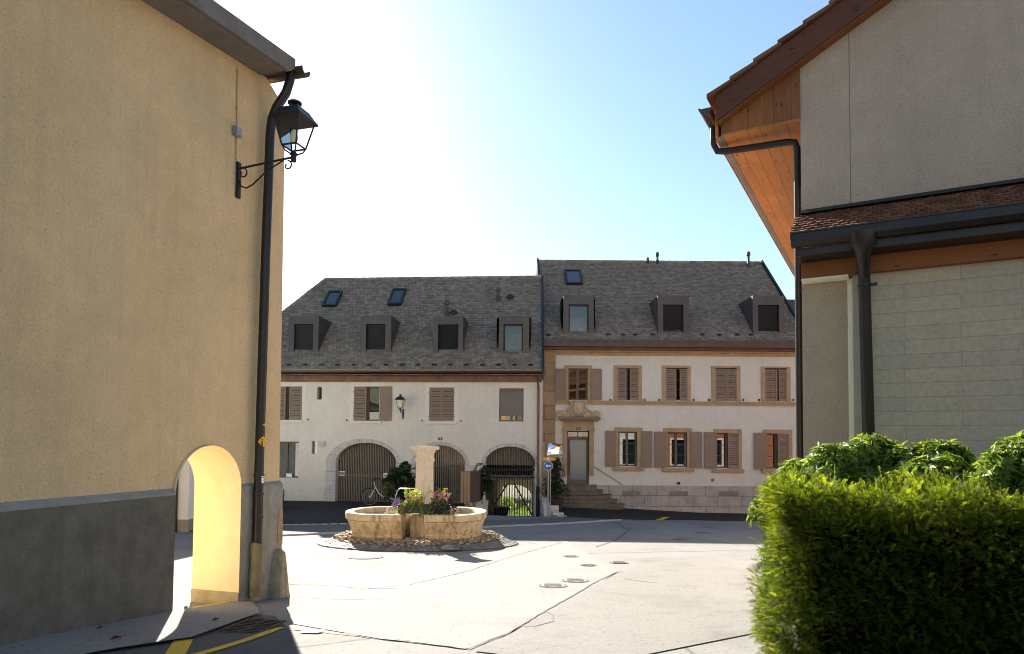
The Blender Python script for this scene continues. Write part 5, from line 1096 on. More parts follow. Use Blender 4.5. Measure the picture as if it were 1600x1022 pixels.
# flower boxes
def flower_box(px0, px1, Y, label, seed, purple, dark_):
    r = np.random.default_rng(seed); a = P(px0, 800, Y); b = P(px1, 800, Y); W_ = b[0]-a[0]; zb = FO[2]+zrim+.005
    t = thing('flower_box', label, 'flower box', ((a[0]+b[0])/2, Y, zb), 0, 'flower boxes on the fountain'); hw = W_/2
    m = MB(); hh = .19; m.add([(-hw+.015, -.085, 0), (hw-.015, -.085, 0), (hw-.015, .085, 0), (-hw+.015, .085, 0), (-hw, -.10, hh), (hw, -.10, hh), (hw, .10, hh), (-hw, .10, hh), (-hw+.02, -.085, hh), (hw-.02, -.085, hh), (hw-.02, .085, hh), (-hw+.02, .085, hh), (-hw+.02, -.085, hh-.04), (hw-.02, -.085, hh-.04), (hw-.02, .085, hh-.04), (-hw+.02, .085, hh-.04)],
        [(3, 2, 1, 0), (0, 1, 5, 4), (1, 2, 6, 5), (2, 3, 7, 6), (3, 0, 4, 7), (4, 5, 9, 8), (5, 6, 10, 9), (6, 7, 11, 10), (7, 4, 8, 11), (8, 9, 13, 12), (9, 10, 14, 13), (10, 11, 15, 14), (11, 8, 12, 15), (12, 13, 14, 15)]); part('planter', m, m_grow, t)
    Lv = Leaves(); n = 230; lo, hi = (-hw*.45, hw*.9) if purple else (-hw*.3, hw*.75)
    p = np.stack([r.uniform(lo, hi, n), r.normal(-.02, .07, n), hh-.02+np.abs(r.normal(0, .11, n))], 1); p[:, 2] *= 1; broad_rosettes(Lv, p, unit(r.normal(0, 1, (n, 3))+[0, -.3, .7]), r.uniform(.2, 1, n), 4, .045, .034, .3)
    # trailing sprays and tall wisps
    for q in range(9):
        x0 = r.uniform(-hw, hw); n2 = 14; tt = np.linspace(0, 1, n2); px_ = np.stack([x0+.1*r.normal()*tt, -.10-.04*tt, hh+.02-.30*r.uniform(.4, 1)*tt], 1); broad_rosettes(Lv, px_, np.tile([0, -1., .2], (n2, 1)), r.uniform(.2, .8, n2), 3, .035, .025)
    for q in range(8):
        x0 = r.uniform(lo, hi); n2 = 12; tt = np.linspace(.3, 1, n2); px_ = np.stack([x0+r.normal()*.16*tt, .0*tt, hh+.36*r.uniform(.6, 1.05)*tt], 1); broad_rosettes(Lv, px_, np.tile([0, -.5, .5], (n2, 1)), r.uniform(.4, 1, n2), 2, .04, .018)
    Lv.build('foliage', m_lime_l, t)
    Lp = Leaves(); n = 90; p = np.stack([r.uniform(-hw*.5 if purple else -hw*.2, hw*.9, n), r.normal(-.03, .07, n), hh+.10+np.abs(r.normal(.05, .08, n))], 1); k_ = 26 if purple else 70
    k_ = 24 if purple else 60; p = p[:k_]; broad_rosettes(Lp, p, unit(r.normal(0, .5, (k_, 3))+[0, -.8, .5]), r.random(k_), 5, .032, .03, .1); Lp.build('pink_blooms', m_fpink, t)
    Lq = Leaves(); n = 64 if purple else 230
    if purple: p = np.stack([-hw+np.abs(r.normal(0, .11, n))*r.choice([-.7, 1], n), r.normal(-.06, .09, n), hh+.08-np.abs(r.normal(0, .15, n))+.05], 1); Q = m_fpur
    else: p = np.concatenate([np.stack([r.normal(cx, .11, n//2), r.normal(-.13, .05, n//2), hh-.05+r.normal(0, .09, n//2)], 1) for cx in (-hw*.05, hw*.82)]); Q = m_fdark
    broad_rosettes(Lq, p, unit(r.normal(0, .5, (len(p), 3))+[0, -.9, .4]), r.random(len(p)), 5, .028, .026, .2); Lq.build('violet_blooms', Q, t); return t
flower_box(622, 661, 14.62, 'dark flower box with lilac blooms and lime leaves on the left fountain basin', 31, True, False)
flower_box(661, 703, 14.58, 'dark flower box with pink flowers and dark violet trailers on the right basin edge', 32, False, True)

# ------------------------------------------------------------------ cobbled apron
ec = np.array([-2.05, 15.2]); ea, eb_ = 2.22, 1.82
el = lambda k, n=64: [(ec[0]+ea*k*math.cos(2*math.pi*i/n), ec[1]+eb_*k*math.sin(2*math.pi*i/n)) for i in range(n)]
struct(drape('cobble_bed', el(1.0), m_mort, .012, 0, .1))
cb = MB(); r = np.random.default_rng(41); placed = []
def stone_at(cb, x, y, rx, ry, ht, ang, n=7):
    z = float(h(x, y))+.012; vs = []
    for k, (q, zz) in enumerate(((1.0, 0), (.92, ht*.55), (.55, ht))):
        for i in range(n):
            a = 2*math.pi*i/n; jx, jy = rx*q*math.cos(a)*r.uniform(.88, 1.1), ry*q*math.sin(a)*r.uniform(.88, 1.1); vs.append((x+jx*math.cos(ang)-jy*math.sin(ang), y+jx*math.sin(ang)+jy*math.cos(ang), z+zz))
    cb.add(vs, [(j*n+i, j*n+(i+1) % n, (j+1)*n+(i+1) % n, (j+1)*n+i) for j in range(2) for i in range(n)]+[tuple(range(2*n, 3*n))])
stp_ = .135; row = 0; y = ec[1]-eb_
while y < ec[1]+eb_*.78:
    x = ec[0]-ea+(row % 2)*stp_*.5
    while x < ec[0]+ea:
        k = math.hypot((x-ec[0])/ea, (y-ec[1])/eb_)
        if k < .835:
            X, Y_ = x+r.normal(0, .016), y+r.normal(0, .014)
            lx, ly = X-FO[0], Y_-FO[1]
            if not (xle+.3 < lx < xre-.3 and abs(ly) < .62): stone_at(cb, X, Y_, .058*r.uniform(.8, 1.15), .046*r.uniform(.8, 1.2), r.uniform(.02, .05), r.uniform(0, 3))
        x += stp_
    y += stp_*.82; row += 1
stuff(part('cobblestones', cb, m_cob, smooth=True))
sb = MB()
for ring, (k0, k1, n) in enumerate(((.845, .915, 118), (.92, .99, 126))):
    for i in range(n):
        a0, a1 = 2*math.pi*(i+.06+ring*.5)/n, 2*math.pi*(i+.94+ring*.5)/n; c4 = [(ec[0]+ea*k*math.cos(a), ec[1]+eb_*k*math.sin(a)) for k, a in ((k0, a0), (k1, a0), (k1, a1), (k0, a1))]
        zt = .025+r.normal(0, .003); sb.add([(x, y, h(x, y)+.008) for x, y in c4]+[(x, y, h(x, y)+zt) for x, y in c4], [(4, 5, 6, 7), (0, 1, 5, 4), (1, 2, 6, 5), (2, 3, 7, 6), (3, 0, 4, 7)])
stuff(part('granite_setts', sb, m_sett))

# ================================================================== pavements, forecourts, markings
lf = [tuple(FL.W(u, .1, 0)[:2]) for u in (-12, -1.75)]
fc = gp((425, 822.6), (500, 821.5), (600, 819), (700, 816.5), (752, 815)); 
struct(drape('forecourt', [(-13.5, fc[0][1]+.2)]+fc+[(-1.32, 24.9), (-1.32, 28.2), (-13.5, 29.2)], m_dark, .012))
rc = gp((884, 809.5), (960, 811.5), (1080, 813), (1200, 815.5), (1330, 818)); struct(drape('forecourt', rc+[(rc[-1][0], 29.7), (1.5, 29.7), (1.5, 27.0)], m_dark, .012))
pa = [(-13.5, fc[0][1]+.1)]+fc+gp((770, 814.5), (884, 809.3)); pb = gp((968, 813), (880, 818.5), (760, 824), (640, 829), (540, 833), (425, 838))
struct(drape('pavement', pa+pb, m_mid, .035, .12))
kb = MB(); q_ = pb[::-1]; 
line = []
for a, b in zip(q_[:-1], q_[1:]):
    a, b = np.array(a), np.array(b); n = max(1, int(np.linalg.norm(b-a)/1.0)); line += [a+(b-a)*i/n for i in range(n)]
line.append(np.array(q_[-1]))
for a, b in zip(line[:-1], line[1:]):
    d = (b-a)/np.linalg.norm(b-a); nn = np.array([-d[1], d[0]])*.11; a2, b2 = a+d*.006, b-d*.006
    c4 = [a2-nn*.1, b2-nn*.1, b2+nn, a2+nn]; c4 = [a2-nn, b2-nn, b2-nn*.02, a2-nn*.02]; kb.add([(x, y, h(x, y)-.05) for x, y in c4]+[(x, y, h(x, y)+.045) for x, y in c4], [(4, 5, 6, 7), (0, 1, 5, 4), (1, 2, 6, 5), (2, 3, 7, 6), (3, 0, 4, 7)])
struct(part('kerb', kb, m_kerb))
kl = MB(); line = [np.array(p) for p in fc]
for a, b in zip(line[:-1], line[1:]):
    n = int(np.linalg.norm(b-a)/.25)
    for i in range(n):
        p0 = a+(b-a)*(i+.1)/n; p1 = a+(b-a)*(i+.9)/n; c4 = [p0+[0, -.05], p1+[0, -.05], p1+[0, .07], p0+[0, .07]]; kl.add([(x, y, h(x, y)) for x, y in c4]+[(x, y, h(x, y)+.055+.006*rng.random()) for x, y in c4], [(4, 5, 6, 7), (0, 1, 5, 4), (1, 2, 6, 5), (2, 3, 7, 6), (3, 0, 4, 7)])
struct(part('kerb_setts', kl, m_kerb))
# near pavement along the yellow house (a raised concrete slab)
w0 = [tuple(FY.W(u, .02, 0)[:2]) for u in (-8.5, uJ1+.05)]; nearp = gp((388, 934), (407, 962), (392, 969), (300, 1001), (190, 1018), (40, 1040), (-160, 1075))
mb_n = drape('pavement', [w0[0], w0[1]]+nearp, m_conc, .0, .0, .2)
def pave_top(x, y):
    s = np.clip((x-FY.o[0])*FY.x[0]+(y-FY.o[1])*FY.x[1], -9, 0); return np.interp(s, [-9, -3.2, -1.7, -.75, 0], [-1.40, -1.54, -1.67, -1.795, -1.90])
for v in mb_n.data.vertices: v.co.z = float(max(pave_top(v.co.x, v.co.y), h(v.co.x, v.co.y)+.012))
struct(mb_n)
def on_pave(px, py):
    v = ray(px, py); t = 3.
    for _ in range(600):
        q = v*t; e = q[2]-float(max(pave_top(q[0], q[1]), h(q[0], q[1])+.012))
        if e < 1e-3: break
        t += max(e*.5, .001)
    return v*t
# dark resurfaced strip beside it, yellow lines, seams
struct(drape('asphalt_patch', gp((407, 962), (430, 963), (452, 985), (470, 1040), (160, 1045), (40, 1041), (190, 1019), (300, 1002), (392, 970)), asphalt('dark_asphalt_strip', (.10, .098, .095), .5, cracks=False), .006, 0, .2))
struct(strip('yellow_line', gp((438, 982), (418, 990), (385, 1002), (340, 1016), (290, 1030)), .085, m_yel, .013)); struct(strip('yellow_line', gp((287, 1002), (279, 1016), (268, 1034)), .14, m_yel, .013))
struct(strip('yellow_line', gp((1028, 814), (1041, 808.5)), .22, m_yel, .016, .01)); struct(strip('yellow_line', gp((1060, 813.5), (1180, 818)), .05, m_yel, .013, .01))
yl = MB(); pts = [on_pave(x, y) for x, y in ((302, 949), (330, 944.5), (352, 940.5), (375, 935.5))]; nrm_ = np.array([.3, -.95, 0])
for a, b in zip(pts[:-1], pts[1:]): yl.add([a+[0, 0, .006], b+[0, 0, .006], b+nrm_*.05+[0, 0, .004], a+nrm_*.05+[0, 0, .004]], [(0, 1, 2, 3)])
struct(part('yellow_line', yl, m_yel))
# pale resurfaced patches and tar seams of the square
struct(drape('asphalt_patch', gp((470, 905), (760, 862), (885, 845), (965, 893), (830, 975), (728, 1015), (600, 1000), (455, 975)), m_patch, .005))
struct(drape('asphalt_patch', gp((977, 895), (1010, 872), (1110, 868), (1190, 900), (1180, 990), (1010, 1024), (850, 1032), (742, 1019), (803, 989), (873, 947), (928, 915)), asphalt('grey_asphalt_patch', (.205, .194, .175), .5, cracks=False), .0085))
for pts, wd in (([(973, 893), (962, 895), (925, 913), (870, 945), (800, 987), (733, 1015), (700, 1011), (640, 1004), (598, 1000)], .022), ([(880, 847), (800, 870), (730, 893), (640, 914), (560, 922)], .018), ([(440, 912), (500, 915), (552, 919), (640, 921)], .016), ([(455, 934), (520, 937), (600, 937)], .014), ([(975, 905), (1000, 909), (1027, 912)], .02), ([(805, 979), (835, 981), (862, 972), (864, 962), (852, 957)], .016), ([(460, 984), (520, 990), (580, 997), (640, 1004)], .02), ([(960, 818), (985, 828), (960, 845), (930, 855)], .03), ([(1090, 820), (1120, 827), (1150, 829), (1180, 826)], .03), ([(1060, 815), (1100, 819), (1160, 823)], .025)):
    struct(strip('tar_seam', gp(*pts), wd, m_tar, .0125, .006))

# ------------------------------------------------------------------ covers, drain, litter
def cover(px, py, R, label, mat, ringm=None):
    R = R*.62
    c = G(px, py); t = thing('manhole_cover', label, 'manhole cover', c+np.array([0, 0, .03 if px == 704 else .004]), 0, 'covers set in the square'); dz = lambda x, y: float(h(c[0]+x, c[1]+y))-c[2]
    n = 28
    def disc(nm, r0, r1, top, m_):
        mb = MB(); vs = []
        for r_ in (r0, r1): vs += [(r_*math.cos(2*math.pi*i/n), r_*math.sin(2*math.pi*i/n), dz(r_*math.cos(2*math.pi*i/n), r_*math.sin(2*math.pi*i/n))+top) for i in range(n)]
        mb.add(vs, [(i, (i+1) % n, n+(i+1) % n, n+i) for i in range(n)]+([tuple(range(n))] if r0 < R*.8 and r0 > 0 and nm == 'lid' else [])); part(nm, mb, m_, t)
    disc('lid', R*.5, R*.86, .010, mat); disc('ring', R*.9, R*1.05, .008, ringm or m_mid)
    mb = MB()
    for k in range(-3, 4):
        w_ = math.sqrt(max(.01, (R*.7)**2-(k*R*.2)**2)); mb.box(-w_, w_, k*R*.2-R*.03, k*R*.2+R*.03, .006+dz(0, k*R*.2), .015+dz(0, k*R*.2))
    part('tread_ribs', mb, simple('worn_iron', (.17, .155, .14), .6, .4, .3), t); return t
m_ci = simple('cast_iron_lid', (.27, .255, .235), .7, .3, .1, .3)
for px, py, R, lab in ((892, 870, .24, 'round iron cover nearest the shadow edge in the sunlit square'), (919, 884, .22, 'small round iron cover in the middle of the group of five covers'), (967, 879.5, .25, 'round iron cover farthest right of the group of five in the sunlit square'), (899, 908, .30, 'large grey cover beside the long tar seam, right of its twin'), (864, 916, .30, 'large grey cover nearest the viewer in the sunlit square'), (571, 871, .48, 'big pale concrete ringed cover in the sun left of the fountain front'), (1066, 843, .36, 'wide cover just inside the house shadow on the street'), (1099, 832.5, .34, 'wide cover farther up the shaded street near the yellow mark'), (704, 860, .36, 'round ribbed grate in the setts in front of the fountain')):
    cover(px, py, R, lab, m_conc if px == 571 else m_ci, m_conc if px == 571 else None)
c = G(378, 988); gd = thing('drain_grate', 'rusty rectangular drain grate beside the pavement at the yellow house corner', 'drain grate', (c[0], c[1], c[2]), math.atan2(*(G(425, 975)-G(335, 1000))[[1, 0]])); dzg = lambda x: float(h(c[0]+x*.9, c[1]+x*.3))-c[2]
mb = MB(); mb.box(-.36, .36, -.17, .17, .0, .009); part('drain_pit', mb, m_black, gd); mb = MB(); mb.box(-.38, .38, -.19, -.165, .005, .018); mb.box(-.38, .38, .165, .19, .005, .018); mb.box(-.38, -.355, -.165, .165, .005, .018); mb.box(.355, .38, -.165, .165, .005, .018); mb.box(-.355, .355, -.012, .012, .006, .017)
for k in range(16): mb.box(-.34+k*.0445, -.34+k*.0445+.016, -.165, .165, .007, .0165)
part('grate_bars', mb, simple('rusty_iron', (.075, .05, .035), .8, var=.4, scale=20), gd)
c = G(486, 989); mb = MB(); mb.add([(-.10, -.045, .004), (.07, -.055, .006), (.11, .04, .010), (-.06, .05, .006)], [(0, 1, 2, 3)]); mb.v = mb.v+[(x, y, z+.002) for x, y, z in mb.v[:4]]; mb.f += [(4, 5, 6, 7)]
pp_ = part('white_marker_tile', mb, m_whitep); pp_.location = [float(q) for q in c+np.array([0, 0, .008])]; tag(pp_, 'small white flat square lying on the sunlit ground by the drain grate', 'marker')
r = np.random.default_rng(77)
for px, py, s_, lab in ((227, 958.5, .09, 'large curled brown leaf on the pavement left of the archway'), (291, 951.5, .055, 'small brown leaf at the threshold of the archway'), (181, 999, .05, 'thin brown leaf far left on the pavement below the grey dado'), (337, 970, .04, 'dark leaf in the middle of the pavement before the yellow jamb'), (156, 983, .03, 'tiny leaf on the pavement near the dado, above the thin brown leaf')):
    c = on_pave(px, py); mb = MB(); a = r.uniform(0, 3)
    mb.add([(-s_, 0, .006), (-s_*.2, -s_*.45, .03), (s_, 0, .012), (-s_*.1, s_*.4, .028), (0, 0, .008)], [(0, 1, 4), (1, 2, 4), (2, 3, 4), (3, 0, 4)]); o = part('dead_leaf', mb, m_dry); o.location = [float(q) for q in c]; o.rotation_euler = (0, 0, a); tag(o, lab, 'leaf', 'leaves on the pavement')

# ================================================================== things along the far houses
def gz(x, y): return float(h(x, y))
# dark shrub left of the pillar, its neighbour by the passage, the potted conifer by the door
c = P(627, 790, 26.8); bush('dark_shrub', 'big dark shrub beside the bicycle, behind the fountain spout', 'shrub', (c[0], c[1], gz(c[0], c[1])), (.72, .5, 1.75), 420, m_dkl, .12, .05, 7, None, 12, seed=51)
c = P(608, 790, 26.6); bush('light_green_shrub', 'narrow lighter green shrub rising just right of the bicycle saddle', 'shrub', (c[0], c[1], gz(c[0], c[1])), (.20, .2, 1.05), 90, m_rho, .10, .04, 6, None, 5, seed=52)
c = P(754, 795, 26.3); zp_ = gz(c[0]-.2, c[1]); pt = thing('stone_pot', 'square grey stone pot between the middle arch and the passage gate', 'pot', (c[0], c[1], zp_), .05)
mb = MB(); mb.lathe([(.20, 0), (.22, .3), (.235, .34), (.235, .42), (.19, .42), (.18, .36)], (0, 0, 0), 4); zz = P(754, 781.5, 26.3)[2]-zp_; s_ = zz/.42; mb.v = [(x*1.3, y*1.3, z*s_) for x, y, z in mb.v]; part('pot_body', mb, m_lime, pt, bevel=.01)
pt.rotation_euler = (0, 0, rad(45)); mb = MB(); mb.box(-.17, .17, -.17, .17, zz*.85, zz*.93); part('soil', mb, m_stem, pt); mb.xf(Matrix.Rotation(rad(45), 4, 'Z'))
bush('climbing_shrub', 'tall dark leaved shrub growing from the stone pot beside the passage gate', 'shrub', (c[0]-.05, c[1], zp_+zz*.93), (.46, .28, P(754, 722, 26.3)[2]-zp_-zz*.93), 210, m_dkl, .11, .05, 6, None, 9, seed=53, flat=.9)
c = P(868, 795, 27.4); zp_ = gz(c[0], c[1]); pt = thing('brown_pot', 'round brown plant pot at the left foot of the entrance steps', 'pot', (c[0], c[1], zp_)); zz = P(868, 779, 27.4)[2]-zp_
mb = MB(); mb.lathe([(.24, 0), (.33, zz*.9), (.36, zz*.92), (.36, zz), (.30, zz), (.29, zz*.85)], (0, 0, 0), 20); part('pot_body', mb, m_terra, pt, smooth=True)
def conifer(label, c, H, R, seed):
    r = np.random.default_rng(seed); t = thing('potted_conifer', label, 'shrub', c); Lv = Leaves(); st = MB(); st.tube([(0, 0, 0), (.03, 0, H*.5), (0, 0, H*.97)], [.035, .02, .006], 7)
    for i in range(46):
        f = (i+.5)/46; z = H*(.06+.9*f); a = i*2.4; l = R*(1-f)**.7*r.uniform(.65, 1.15)+.06; d = np.array([math.cos(a), math.sin(a), .35]); d /= np.linalg.norm(d); st.tube([(0, 0, z), tuple(np.array([0, 0, z])+d*l)], [.008, .003], 5)
        n = int(16+30*l); tt = r.uniform(.15, 1.0, n)[:, None]; pos = np.array([0, 0, z])+d*l*tt+r.normal(0, .05, (n, 3))-np.array([0, 0, .16])*tt**2*l; broad_rosettes(Lv, pos, unit(d+r.normal(0, .5, (n, 3))), r.uniform(0, .5, n), 5, .085, .018, .3)
    Lv.build('foliage', m_dkl, t); part('trunk', st, m_stem, t, smooth=True)
conifer('dark feathery potted conifer left of the crested doorway', (c[0], c[1], zp_+zz*.9), P(868, 712, 27.4)[2]-zp_-zz*.9, .60, 61)
# letterbox cabinet
a = P(735, 797, 25.6); zg = gz(a[0]-.6, a[1]+.2); lb = thing('letterbox_cabinet', 'tall slatted wooden letterbox cabinet on two legs right of the fountain pillar', 'letterbox', (a[0], a[1], zg), rad(62)); zt = P(735, 736, 25.6)[2]-zg; zb = P(735, 784, 25.6)[2]-zg
mb = MB(); mb.box(-.36, .36, -.20, .20, zb, zt); part('cabinet', mb, m_slat, lb, bevel=.008); mb = MB()
for k in range(9): mb.box(-.355+k*.08, -.355+k*.08+.055, -.222, -.201, zb, zt)
part('slat_cladding', mb, simple('dark_cladding', (.12, .085, .065), .7), lb); mb = MB()
mb.box(-.385, -.361, -.20, -.09, zb-.02, zt+.01); mb.box(-.385, -.361, -.06, .05, zb-.02, zt+.01); mb.box(-.385, -.361, .08, .2, zb-.02, zt+.01); part('end_boards', mb, m_lbox, lb)
for x in (-.25, .25): mb = MB(); mb.box(x-.045, x+.045, -.045, .045, -.05, zb-.001); part('leg', mb, m_lbox, lb)
# paper notices on the left gate
for (x0, y0, x1, y1), lab, dark_ in (((529.3, 736, 538.8, 743.2), 'paper notice with a dark band at the left of the big slatted gate', True), ((599, 739.2, 608.2, 747), 'white paper notice at the right of the big slatted gate near the shrub', False)):
    u0, u1, z0, z1 = FL.rect(x0, y0, x1, y1, .27); p = FL.W((u0+u1)/2, .272, z0); t = thing('paper_notice', lab, 'notice', p, FL.yaw, 'notices on the slatted gate'); w_, h_ = (u1-u0)/2, z1-z0
    mb = MB(); mb.box(-w_, w_, -.006, 0, 0, h_); part('sheet', mb, m_whitep, t); mb = MB()
    if dark_: mb.box(-w_+.01, w_-.012, -.0075, -.0062, h_*.22, h_*.72); part('print', mb, m_blackp, t)
    rr = np.random.default_rng(5+dark_); mb = MB()
    for k in range(5): x = -w_+.02+k*(2*w_-.05)/5; mb.box(x, x+.022+.014*rr.random(), -.0092, -.0078, h_*(.36 if k % 2 else .33), h_*(.62 if k % 3 else .58))
    part('lettering', mb, simple('grey_print', (.45, .45, .45), .8) if dark_ else m_blackp, t)
# bicycle leaning in front of the gate
ba, bb_ = P(574, 783, 26.9), P(606, 783, 26.9); zg = gz(ba[0], 26.9); bk = thing('bicycle', 'silver step through city bicycle parked in front of the big slatted gate', 'bicycle', (float(ba[0]), 26.9, zg), rad(-3)); Rw = .345; wb = 1.07; xo = .10
for x, nm in ((xo, 'wheel'), (xo+wb, 'wheel')):
    mb = MB(); mb.torus((x, 0, Rw), Rw-.02, .021); wh = part(nm, mb, m_rub, bk, smooth=True); mb = MB(); mb.torus((x, 0, Rw), Rw-.045, .009, n=28, m=6); mb.tube([(x, -.05, Rw), (x, .05, Rw)], .025, 8)
    for k in range(16): a = 2*math.pi*k/16; mb.tube([(x+.02*math.cos(a+1), (-1)**k*.025, Rw+.02*math.sin(a+1)), (x+(Rw-.05)*math.cos(a), 0, Rw+(Rw-.05)*math.sin(a))], .0018, 4, False)
    part('rim', mb, m_alu, wh)
    mb = MB(); pts = [(x+(Rw+.025)*math.cos(a), 0, Rw+(Rw+.025)*math.sin(a)) for a in np.linspace(.1, 2.6, 14)]
    for y in (-.022, .022): mb.tube([(p[0], y, p[2]) for p in pts], .006, 4)
    mb.add([(p[0], y, p[2]+.006) for p in pts for y in (-.026, .026)], [(2*i, 2*i+2, 2*i+3, 2*i+1) for i in range(13)]); part('mudguard', mb, m_black, bk)
fm = MB(); hx = xo+.22; bbx = xo+.60
fm.tube([(hx-.05, 0, .92), (hx-.01, 0, .70)], .022, 8); fm.tube([(hx-.01, 0, .74), (hx+.12, 0, .50), (bbx-.04, 0, .34), (bbx+.02, 0, .29)], .030, 8); fm.tube([(bbx, 0, .29), (bbx+.18, 0, .78)], .020, 8)
for y in (-.05, .05): fm.tube([(bbx, y*.6, .29), (xo+wb, y, Rw-.03)], .014, 6); fm.tube([(bbx+.12, y*.4, .62), (xo+wb, y, Rw)], .010, 6); fm.tube([(hx, y*.8, .72), (xo+.03, y, Rw+.02), (xo, y, Rw)], .013, 6)
part('frame', fm, m_bike, bk, smooth=True)
mb = MB(); mb.tube([(hx-.05, 0, .9), (hx-.08, 0, 1.06)], .014, 6); mb.tube([(hx+.08, -.28, 1.04), (hx-.03, -.24, 1.07), (hx-.08, 0, 1.06), (hx-.03, .24, 1.07), (hx+.08, .28, 1.04)], .013, 6); part('handlebar', mb, m_black, bk, smooth=True)
mb = MB(); mb.tube([(hx+.12, -.28, 1.03), (hx, -.28, 1.06)], .018, 6); mb.tube([(hx+.12, .28, 1.03), (hx, .28, 1.06)], .018, 6); part('grip', mb, m_rub, bk)
mb = MB(); mb.add([(bbx+.08, -.03, .80), (bbx+.34, -.09, .82), (bbx+.34, .09, .82), (bbx+.08, .03, .80), (bbx+.06, -.02, .84), (bbx+.35, -.10, .885), (bbx+.35, .10, .885), (bbx+.06, .02, .84)], [(3, 2, 1, 0), (4, 5, 6, 7), (0, 1, 5, 4), (1, 2, 6, 5), (2, 3, 7, 6), (3, 0, 4, 7)]); part('saddle', mb, m_black, bk, bevel=.012)
mb = MB(); mb.box(xo+wb-.26, xo+wb+.26, -.06, .06, .74, .755)
for y in (-.06, .06): mb.tube([(xo+wb, y, Rw), (xo+wb+.05, y, .745)], .006, 5)
part('carrier', mb, m_black, bk); mb = MB(); mb.box(bbx-.05, bbx+.10, -.045, .045, .22, .36); mb.box(bbx, xo+wb, -.058, -.048, .30, .38); part('motor_and_chain_guard', mb, m_black, bk, bevel=.01)
mb = MB(); mb.tube([(bbx+.02, -.07, .29), (bbx+.12, -.07, .16)], .009, 5); mb.box(bbx+.08, bbx+.17, -.14, -.06, .15, .175); mb.tube([(bbx+.02, .07, .29), (bbx-.08, .07, .42)], .009, 5); mb.box(bbx-.13, bbx-.04, .06, .14, .41, .435); part('pedal', mb, m_black, bk)
# road sign with one way arrow, and the traffic mirror behind it
c = G(858, 811); sx, sy = c[0], c[1]; k_ = P(859, 728, sy)-P(858, 728, sy); ppm = 1/k_[0]; zr = lambda py: P(857, py, sy)[2]-c[2]
sg = thing('one_way_sign', 'round blue sign with a white left arrow on a steel post', 'sign', c)
ox = P(856.7, 728, sy)[0]-sx
mb = MB(); mb.tube([(ox, .03, -.05), (ox, .03, zr(712))], .026, 10); part('post', mb, m_galv, sg, smooth=True); R = 7.1/ppm
def disc(r, y0, y1, cx, cz, n=32): m = MB(); m.prism([(cx+r*math.cos(2*math.pi*i/n), cz+r*math.sin(2*math.pi*i/n)) for i in range(n)], y0, y1); return m
zc = zr(728); part('sign_rim', disc(R, -.012, .0, ox, zc), m_signw, sg); dsk = part('sign_disc', disc(R*.93, -.016, -.0125, ox, zc), m_blue, sg)
mb = MB(); s_ = R
for pl_ in ([(-.62, 0), (-.14, -.42), (-.30, -.13), (-.30, .13), (-.14, .42)], [(-.32, -.125), (.62, -.125), (.62, .125), (-.32, .125)]): mb.prism([(ox+x*s_, zc+z*s_) for x, z in pl_], -.019-.0007*len(pl_), -.0165)
part('white_arrow', mb, m_signw, dsk)
tb = thing('trail_signpost', 'pair of small orange trail arrows pointing both ways above the round blue sign', 'sign', c)
zt0, zt1 = zr(719.6), zr(714.6); zm = (zt0+zt1)/2; X = lambda px: P(px, 717, sy)[0]-sx
mb = MB(); mb.prism([(X(848.2), zt0), (X(854), zt0), (X(854), zt1), (X(848.2), zt1), (X(845.6), zm)], -.03, -.022); b1 = part('arrow_board', mb, m_sy, tb); mb = MB(); mb.prism([(X(858.4), zt0), (X(866.8), zt0), (X(869.6), zm), (X(866.8), zt1), (X(858.4), zt1)], -.03, -.022); b2 = part('arrow_board', mb, m_sy, tb)
for b_, x0, x1 in ((b1, 848, 848.8), (b2, 865, 865.8)): mb = MB(); mb.box(X(x0), X(x1), -.0325, -.031, zt0+.012, zt1-.012); part('hiker_mark', mb, m_blackp, b_)
mb = MB(); mb.box(X(854.1), X(858.3), -.03, -.02, zt0+.01, zt1-.005); wp = part('white_centre_plate', mb, m_signw, tb); mb = MB(); mb.box(X(855), X(857.4), -.032, -.0305, zm-.008, zm+.008); part('plate_print', mb, m_blackp, wp)
mb = MB(); mb.box(X(848), X(867), -.0195, -.003, zm-.012, zm+.012); part('bracket', mb, m_galv, tb)
mi = thing('traffic_mirror', 'tilted rectangular traffic mirror with a dark hood beside the blue arrow sign', 'mirror', (sx+.10, sy+.10, c[2])); X = lambda px: P(px, 705, sy)[0]-sx-.10
mb = MB(); mb.tube([(X(860.5), .03, -.05), (X(860.5), .03, zr(700))], .022, 10); part('post', mb, m_galv, mi, smooth=True)
cx, cz = X(864.8), zr(703.5); w_, h_ = 10.2/ppm, 10.2/ppm; M_ = Matrix.Translation((cx, -.03, cz)) @ Matrix.Rotation(rad(8), 4, 'Y') @ Matrix.Rotation(rad(-6), 4, 'X') @ Matrix.Rotation(rad(8), 4, 'Z')
n = 12; mb = MB(); vs = []
for j in range(n+1):
    for i in range(n+1): x, z = -1+2*i/n, -1+2*j/n; vs.append((x*w_*.9, -.03-.05*(1-(x*x+z*z)/2), z*h_*.9))
mb.add(vs, [(j*(n+1)+i, j*(n+1)+i+1, (j+1)*(n+1)+i+1, (j+1)*(n+1)+i) for j in range(n) for i in range(n)]); mb.xf(M_); part('mirror_glass', mb, m_mirror, mi, smooth=True)
mb = MB(); mb.box(-w_, w_, -.025, .01, -h_, h_); mb.xf(M_); fr = part('mirror_frame', mb, m_galv, mi, bevel=.01); mb = MB(); mb.box(-w_*.3, w_*1.25, -.16, .0, h_*1.005, h_*1.06); mb.xf(M_); part('hood', mb, simple('hood_grey', (.16, .14, .14), .6), mi)
